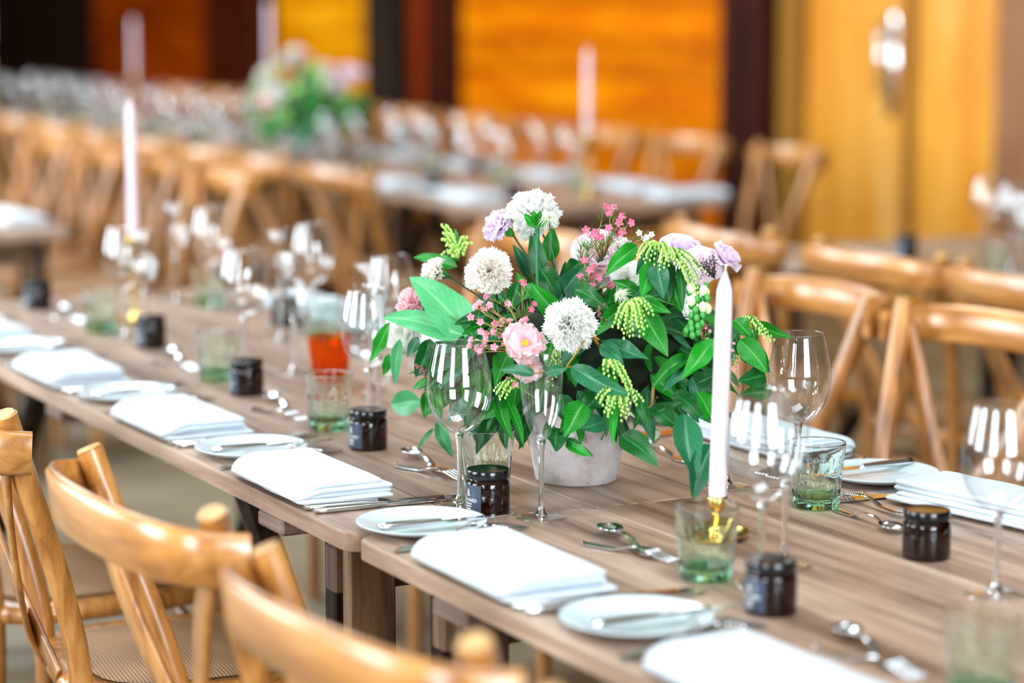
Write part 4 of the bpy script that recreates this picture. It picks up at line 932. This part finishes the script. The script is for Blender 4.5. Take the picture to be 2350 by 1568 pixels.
    sprig(at(1200, 735, 3.36), A([(1198, 650), (1205, 652), (1118, 682), (1166, 697), (1218, 712), (1224, 700)], 3.34), 'pwax', .006, 8, 5)
    sprig(at(1430, 590, 3.42), A([(1466, 534), (1474, 550), (1420, 558), (1434, 553), (1446, 560), (1430, 566), (1414, 566), (1482, 546), (1495, 538)], 3.37), 'pwhite', .0058, 6, 6)
    sprig(at(1335, 640, 3.42), A([(1331, 560), (1342, 562), (1350, 570), (1358, 560), (1368, 556), (1385, 560)], 3.40), 'pwhite', .002, 16, 7)
    sprig(at(1620, 800, 3.33), A([(1612, 745), (1620, 752), (1610, 765), (1622, 780), (1628, 760), (1683, 790), (1680, 805), (1605, 812), (1690, 842)], 3.29), 'pwaxpale', .0032, 5, 8)
    # ---- lime bud sprays
    def spray(root, ends, seed, r0=.0021, label=None):
        r_ = random.Random(seed); b = MB()
        for e in ends:
            pts = [root.lerp(e, u) + UPV * (.012 * math.sin(PI * u)) for u in (0, .2, .4, .6, .8, 1)]
            b.cur = 0; b.tube(pts, [.0009] * 5 + [.0004], 5); b.cur = 1; n = int((e - root).length / .0026)
            for k in range(3, n + 1):
                u = k / n; p = root.lerp(e, u) + UPV * (.012 * math.sin(PI * u)); s = (-1) ** k
                b.ball(p + cv(s * .0032 + r_.uniform(-.001, .001), -.0028, r_.uniform(-.002, .004)), r0 * (1.15 - .4 * u), 6, 4, 1.35)
        return part('bud_spray', b.mesh('bud_spray', [M['stem'], M['bell']]), Matrix.Identity(4), label=label)
    def E2(l, d): return [at(x, y, d + rn.uniform(-.02, .01)) for x, y in l]
    spray(at(1512, 562, 3.34), E2([(1508, 603), (1522, 600), (1535, 590), (1473, 590), (1485, 598), (1466, 580)], 3.30), 1)
    spray(at(1530, 572, 3.33), E2([(1600, 665), (1588, 652), (1612, 618), (1605, 640), (1518, 614), (1540, 605), (1565, 610), (1595, 668)], 3.29), 2)
    spray(at(1450, 690, 3.29), E2([(1411, 745), (1423, 752), (1438, 772), (1446, 765), (1474, 768), (1468, 745), (1480, 750), (1495, 718), (1458, 750)], 3.25), 3, .0023)
    spray(at(1395, 832, 3.26), E2([(1445, 885), (1437, 868), (1418, 862), (1390, 858), (1448, 900)], 3.22), 4, .0022)
    spray(at(1420, 905, 3.25), E2([(1380, 925), (1392, 945), (1400, 950), (1432, 960), (1437, 945), (1455, 925), (1470, 915), (1372, 912)], 3.21), 5, .0022)
    spray(at(1700, 735, 3.35), E2([(1745, 752), (1758, 768), (1773, 780), (1762, 775), (1735, 762)], 3.31), 6, .002)
    spray(at(1052, 600, 3.55), E2([(1018, 512), (1022, 530), (1016, 545), (1028, 560), (1080, 555), (1068, 540), (1020, 580)], 3.53), 7, .0024)
    spray(at(1190, 890, 3.34), E2([(1142, 905), (1150, 890), (1160, 902), (1136, 895), (1152, 912)], 3.31), 8, .0022)
    spray(at(1270, 830, 3.32), E2([(1290, 800), (1283, 815), (1272, 860), (1285, 850), (1262, 880)], 3.29), 9, .0016)
    # ---- feathery seed heads
    def plume(c, z, R, seed, n=90):
        r_ = random.Random(seed); b = MB(); T = basis(c, z, 0)
        for k in range(n):
            az = k * 2.4; el = math.radians(10 + 95 * (k + .5) / n); d = Vector((math.cos(az) * math.sin(el), math.sin(az) * math.sin(el), math.cos(el)))
            tw = Vector((-d.y, d.x, 0)) * r_.uniform(-.5, .8); L = R * r_.uniform(.8, 1.15)
            b.tube([T @ (d * L * u * (1 - .1 * u) + tw * (L * u * u * .6) - Vector((0, 0, .55 * L * u * u * u))) for u in (0, .3, .55, .8, 1)], [.00035, .0003, .00028, .00024, .0001], 4)
        return part('seed_head', b.mesh('seed_head', M['plume']), Matrix.Identity(4), label='feathery silver seed head')
    plume(at(1260, 500, 3.38), cv(0, 1, .35), .0165, 1); plume(at(1425, 678, 3.28), cv(-.6, .7, .6), .0155, 2); plume(at(1238, 500, 3.45), cv(-.4, 1, 0), .008, 3, 30)
    part('stem', MB().tube([at(1260, 505, 3.38), at(1264, 560, 3.38), at(1280, 630, 3.38), at(1295, 680, 3.4)], [.0011, .001, .0011, .0016], 6).mesh('stem', M['stemdark']), Matrix.Identity(4), label='thin dark stalk of the seed head')
    # ---- snapdragon spike, plum beads, pods, twigs
    b = MB(); r_ = random.Random(5); sp = [at(1600, 660, 3.30), at(1606, 700, 3.28), at(1596, 745, 3.27), at(1585, 770, 3.27)]
    b.cur = 0; b.tube(sp, .0016, 6)
    for k in range(34):
        u = k / 33 * 2.99; i = int(u); p = sp[i].lerp(sp[i + 1], u - i); d = cv(math.cos(k * 2.4), r_.uniform(-.2, .3), math.sin(k * 2.4) * .8); b.cur = 1 if k < 14 and k % 2 else 2
        b.ball(p + d * (.012 if k < 14 else .008), .0062 if b.cur == 1 else .0046, 8, 5, 1.25)
    part('snapdragon_spike', b.mesh('snapdragon_spike', [M['stem'], M['cream'], M['calyx']]), Matrix.Identity(4))
    b = MB(); b.cur = 0; ro = at(1640, 640, 3.36)
    for k in range(9):
        e = at(1640 - 12 * k % 60 + r_.uniform(-8, 8), 590 + r_.uniform(-8, 10) + 4 * (k % 5), 3.34); b.cur = 0; b.tube([ro, (ro + e) / 2 + UPV * .003, e], .0005, 4); b.cur = 1
        for q in range(14):
            u = .2 + .8 * q / 13; b.ball(ro.lerp(e, u) + Vector((r_.uniform(-.0025, .0025), r_.uniform(-.0025, .0025), r_.uniform(-.0025, .0035))), .0012, 5, 3)
    part('bead_spray', b.mesh('bead_spray', [M['stemdark'], M['bead']]), Matrix.Identity(4), label='dark plum bead spray')
    b = MB()
    for k in range(22): b.ball(at(955 + k * 1.6 + r_.uniform(-6, 6), 842 + k * 1.1 + r_.uniform(-7, 7), 3.45), .0028, 6, 4)
    for k in range(9): b.ball(at(1382 + r_.uniform(-10, 10), 700 + 5 * k, 3.28), .0026, 6, 4)
    part('seed_pods', b.mesh('seed_pods', M['cone']), Matrix.Identity(4))['kind'] = 'stuff'
    for pts, m, rr in (([(1375, 780, 3.27), (1352, 765, 3.27), (1330, 800, 3.27), (1300, 842, 3.27)], 'twig', .0013), ([(1355, 752, 3.27), (1362, 775, 3.28), (1380, 800, 3.31)], 'twig', .0024), ([(1452, 690, 3.28), (1490, 680, 3.28), (1545, 700, 3.29)], 'stem', .001),
                       ([(1310, 842, 3.27), (1270, 850, 3.24), (1228, 857, 3.21)], 'twig', .0014), ([(1240, 920, 3.33), (1190, 890, 3.34), (1150, 900, 3.33)], 'stem', .0012), ([(1500, 880, 3.29), (1497, 930, 3.3), (1480, 950, 3.3)], 'twig', .0022)):
        part('twig', MB().tube([at(*p) for p in pts], rr, 6).mesh('twig', M[m]), Matrix.Identity(4))
    return proto(t)
arr = make_arrangement()
place(arr, 'mixed white, peach and lilac flowers with trailing greenery in a pale stone pot', POT)
place(arr, 'blurred far bouquet of white and pink flowers with green leaves on the back table', (4.02, 9.45, TT), math.radians(-25)).scale = (1.18, 1.18, 1.12)
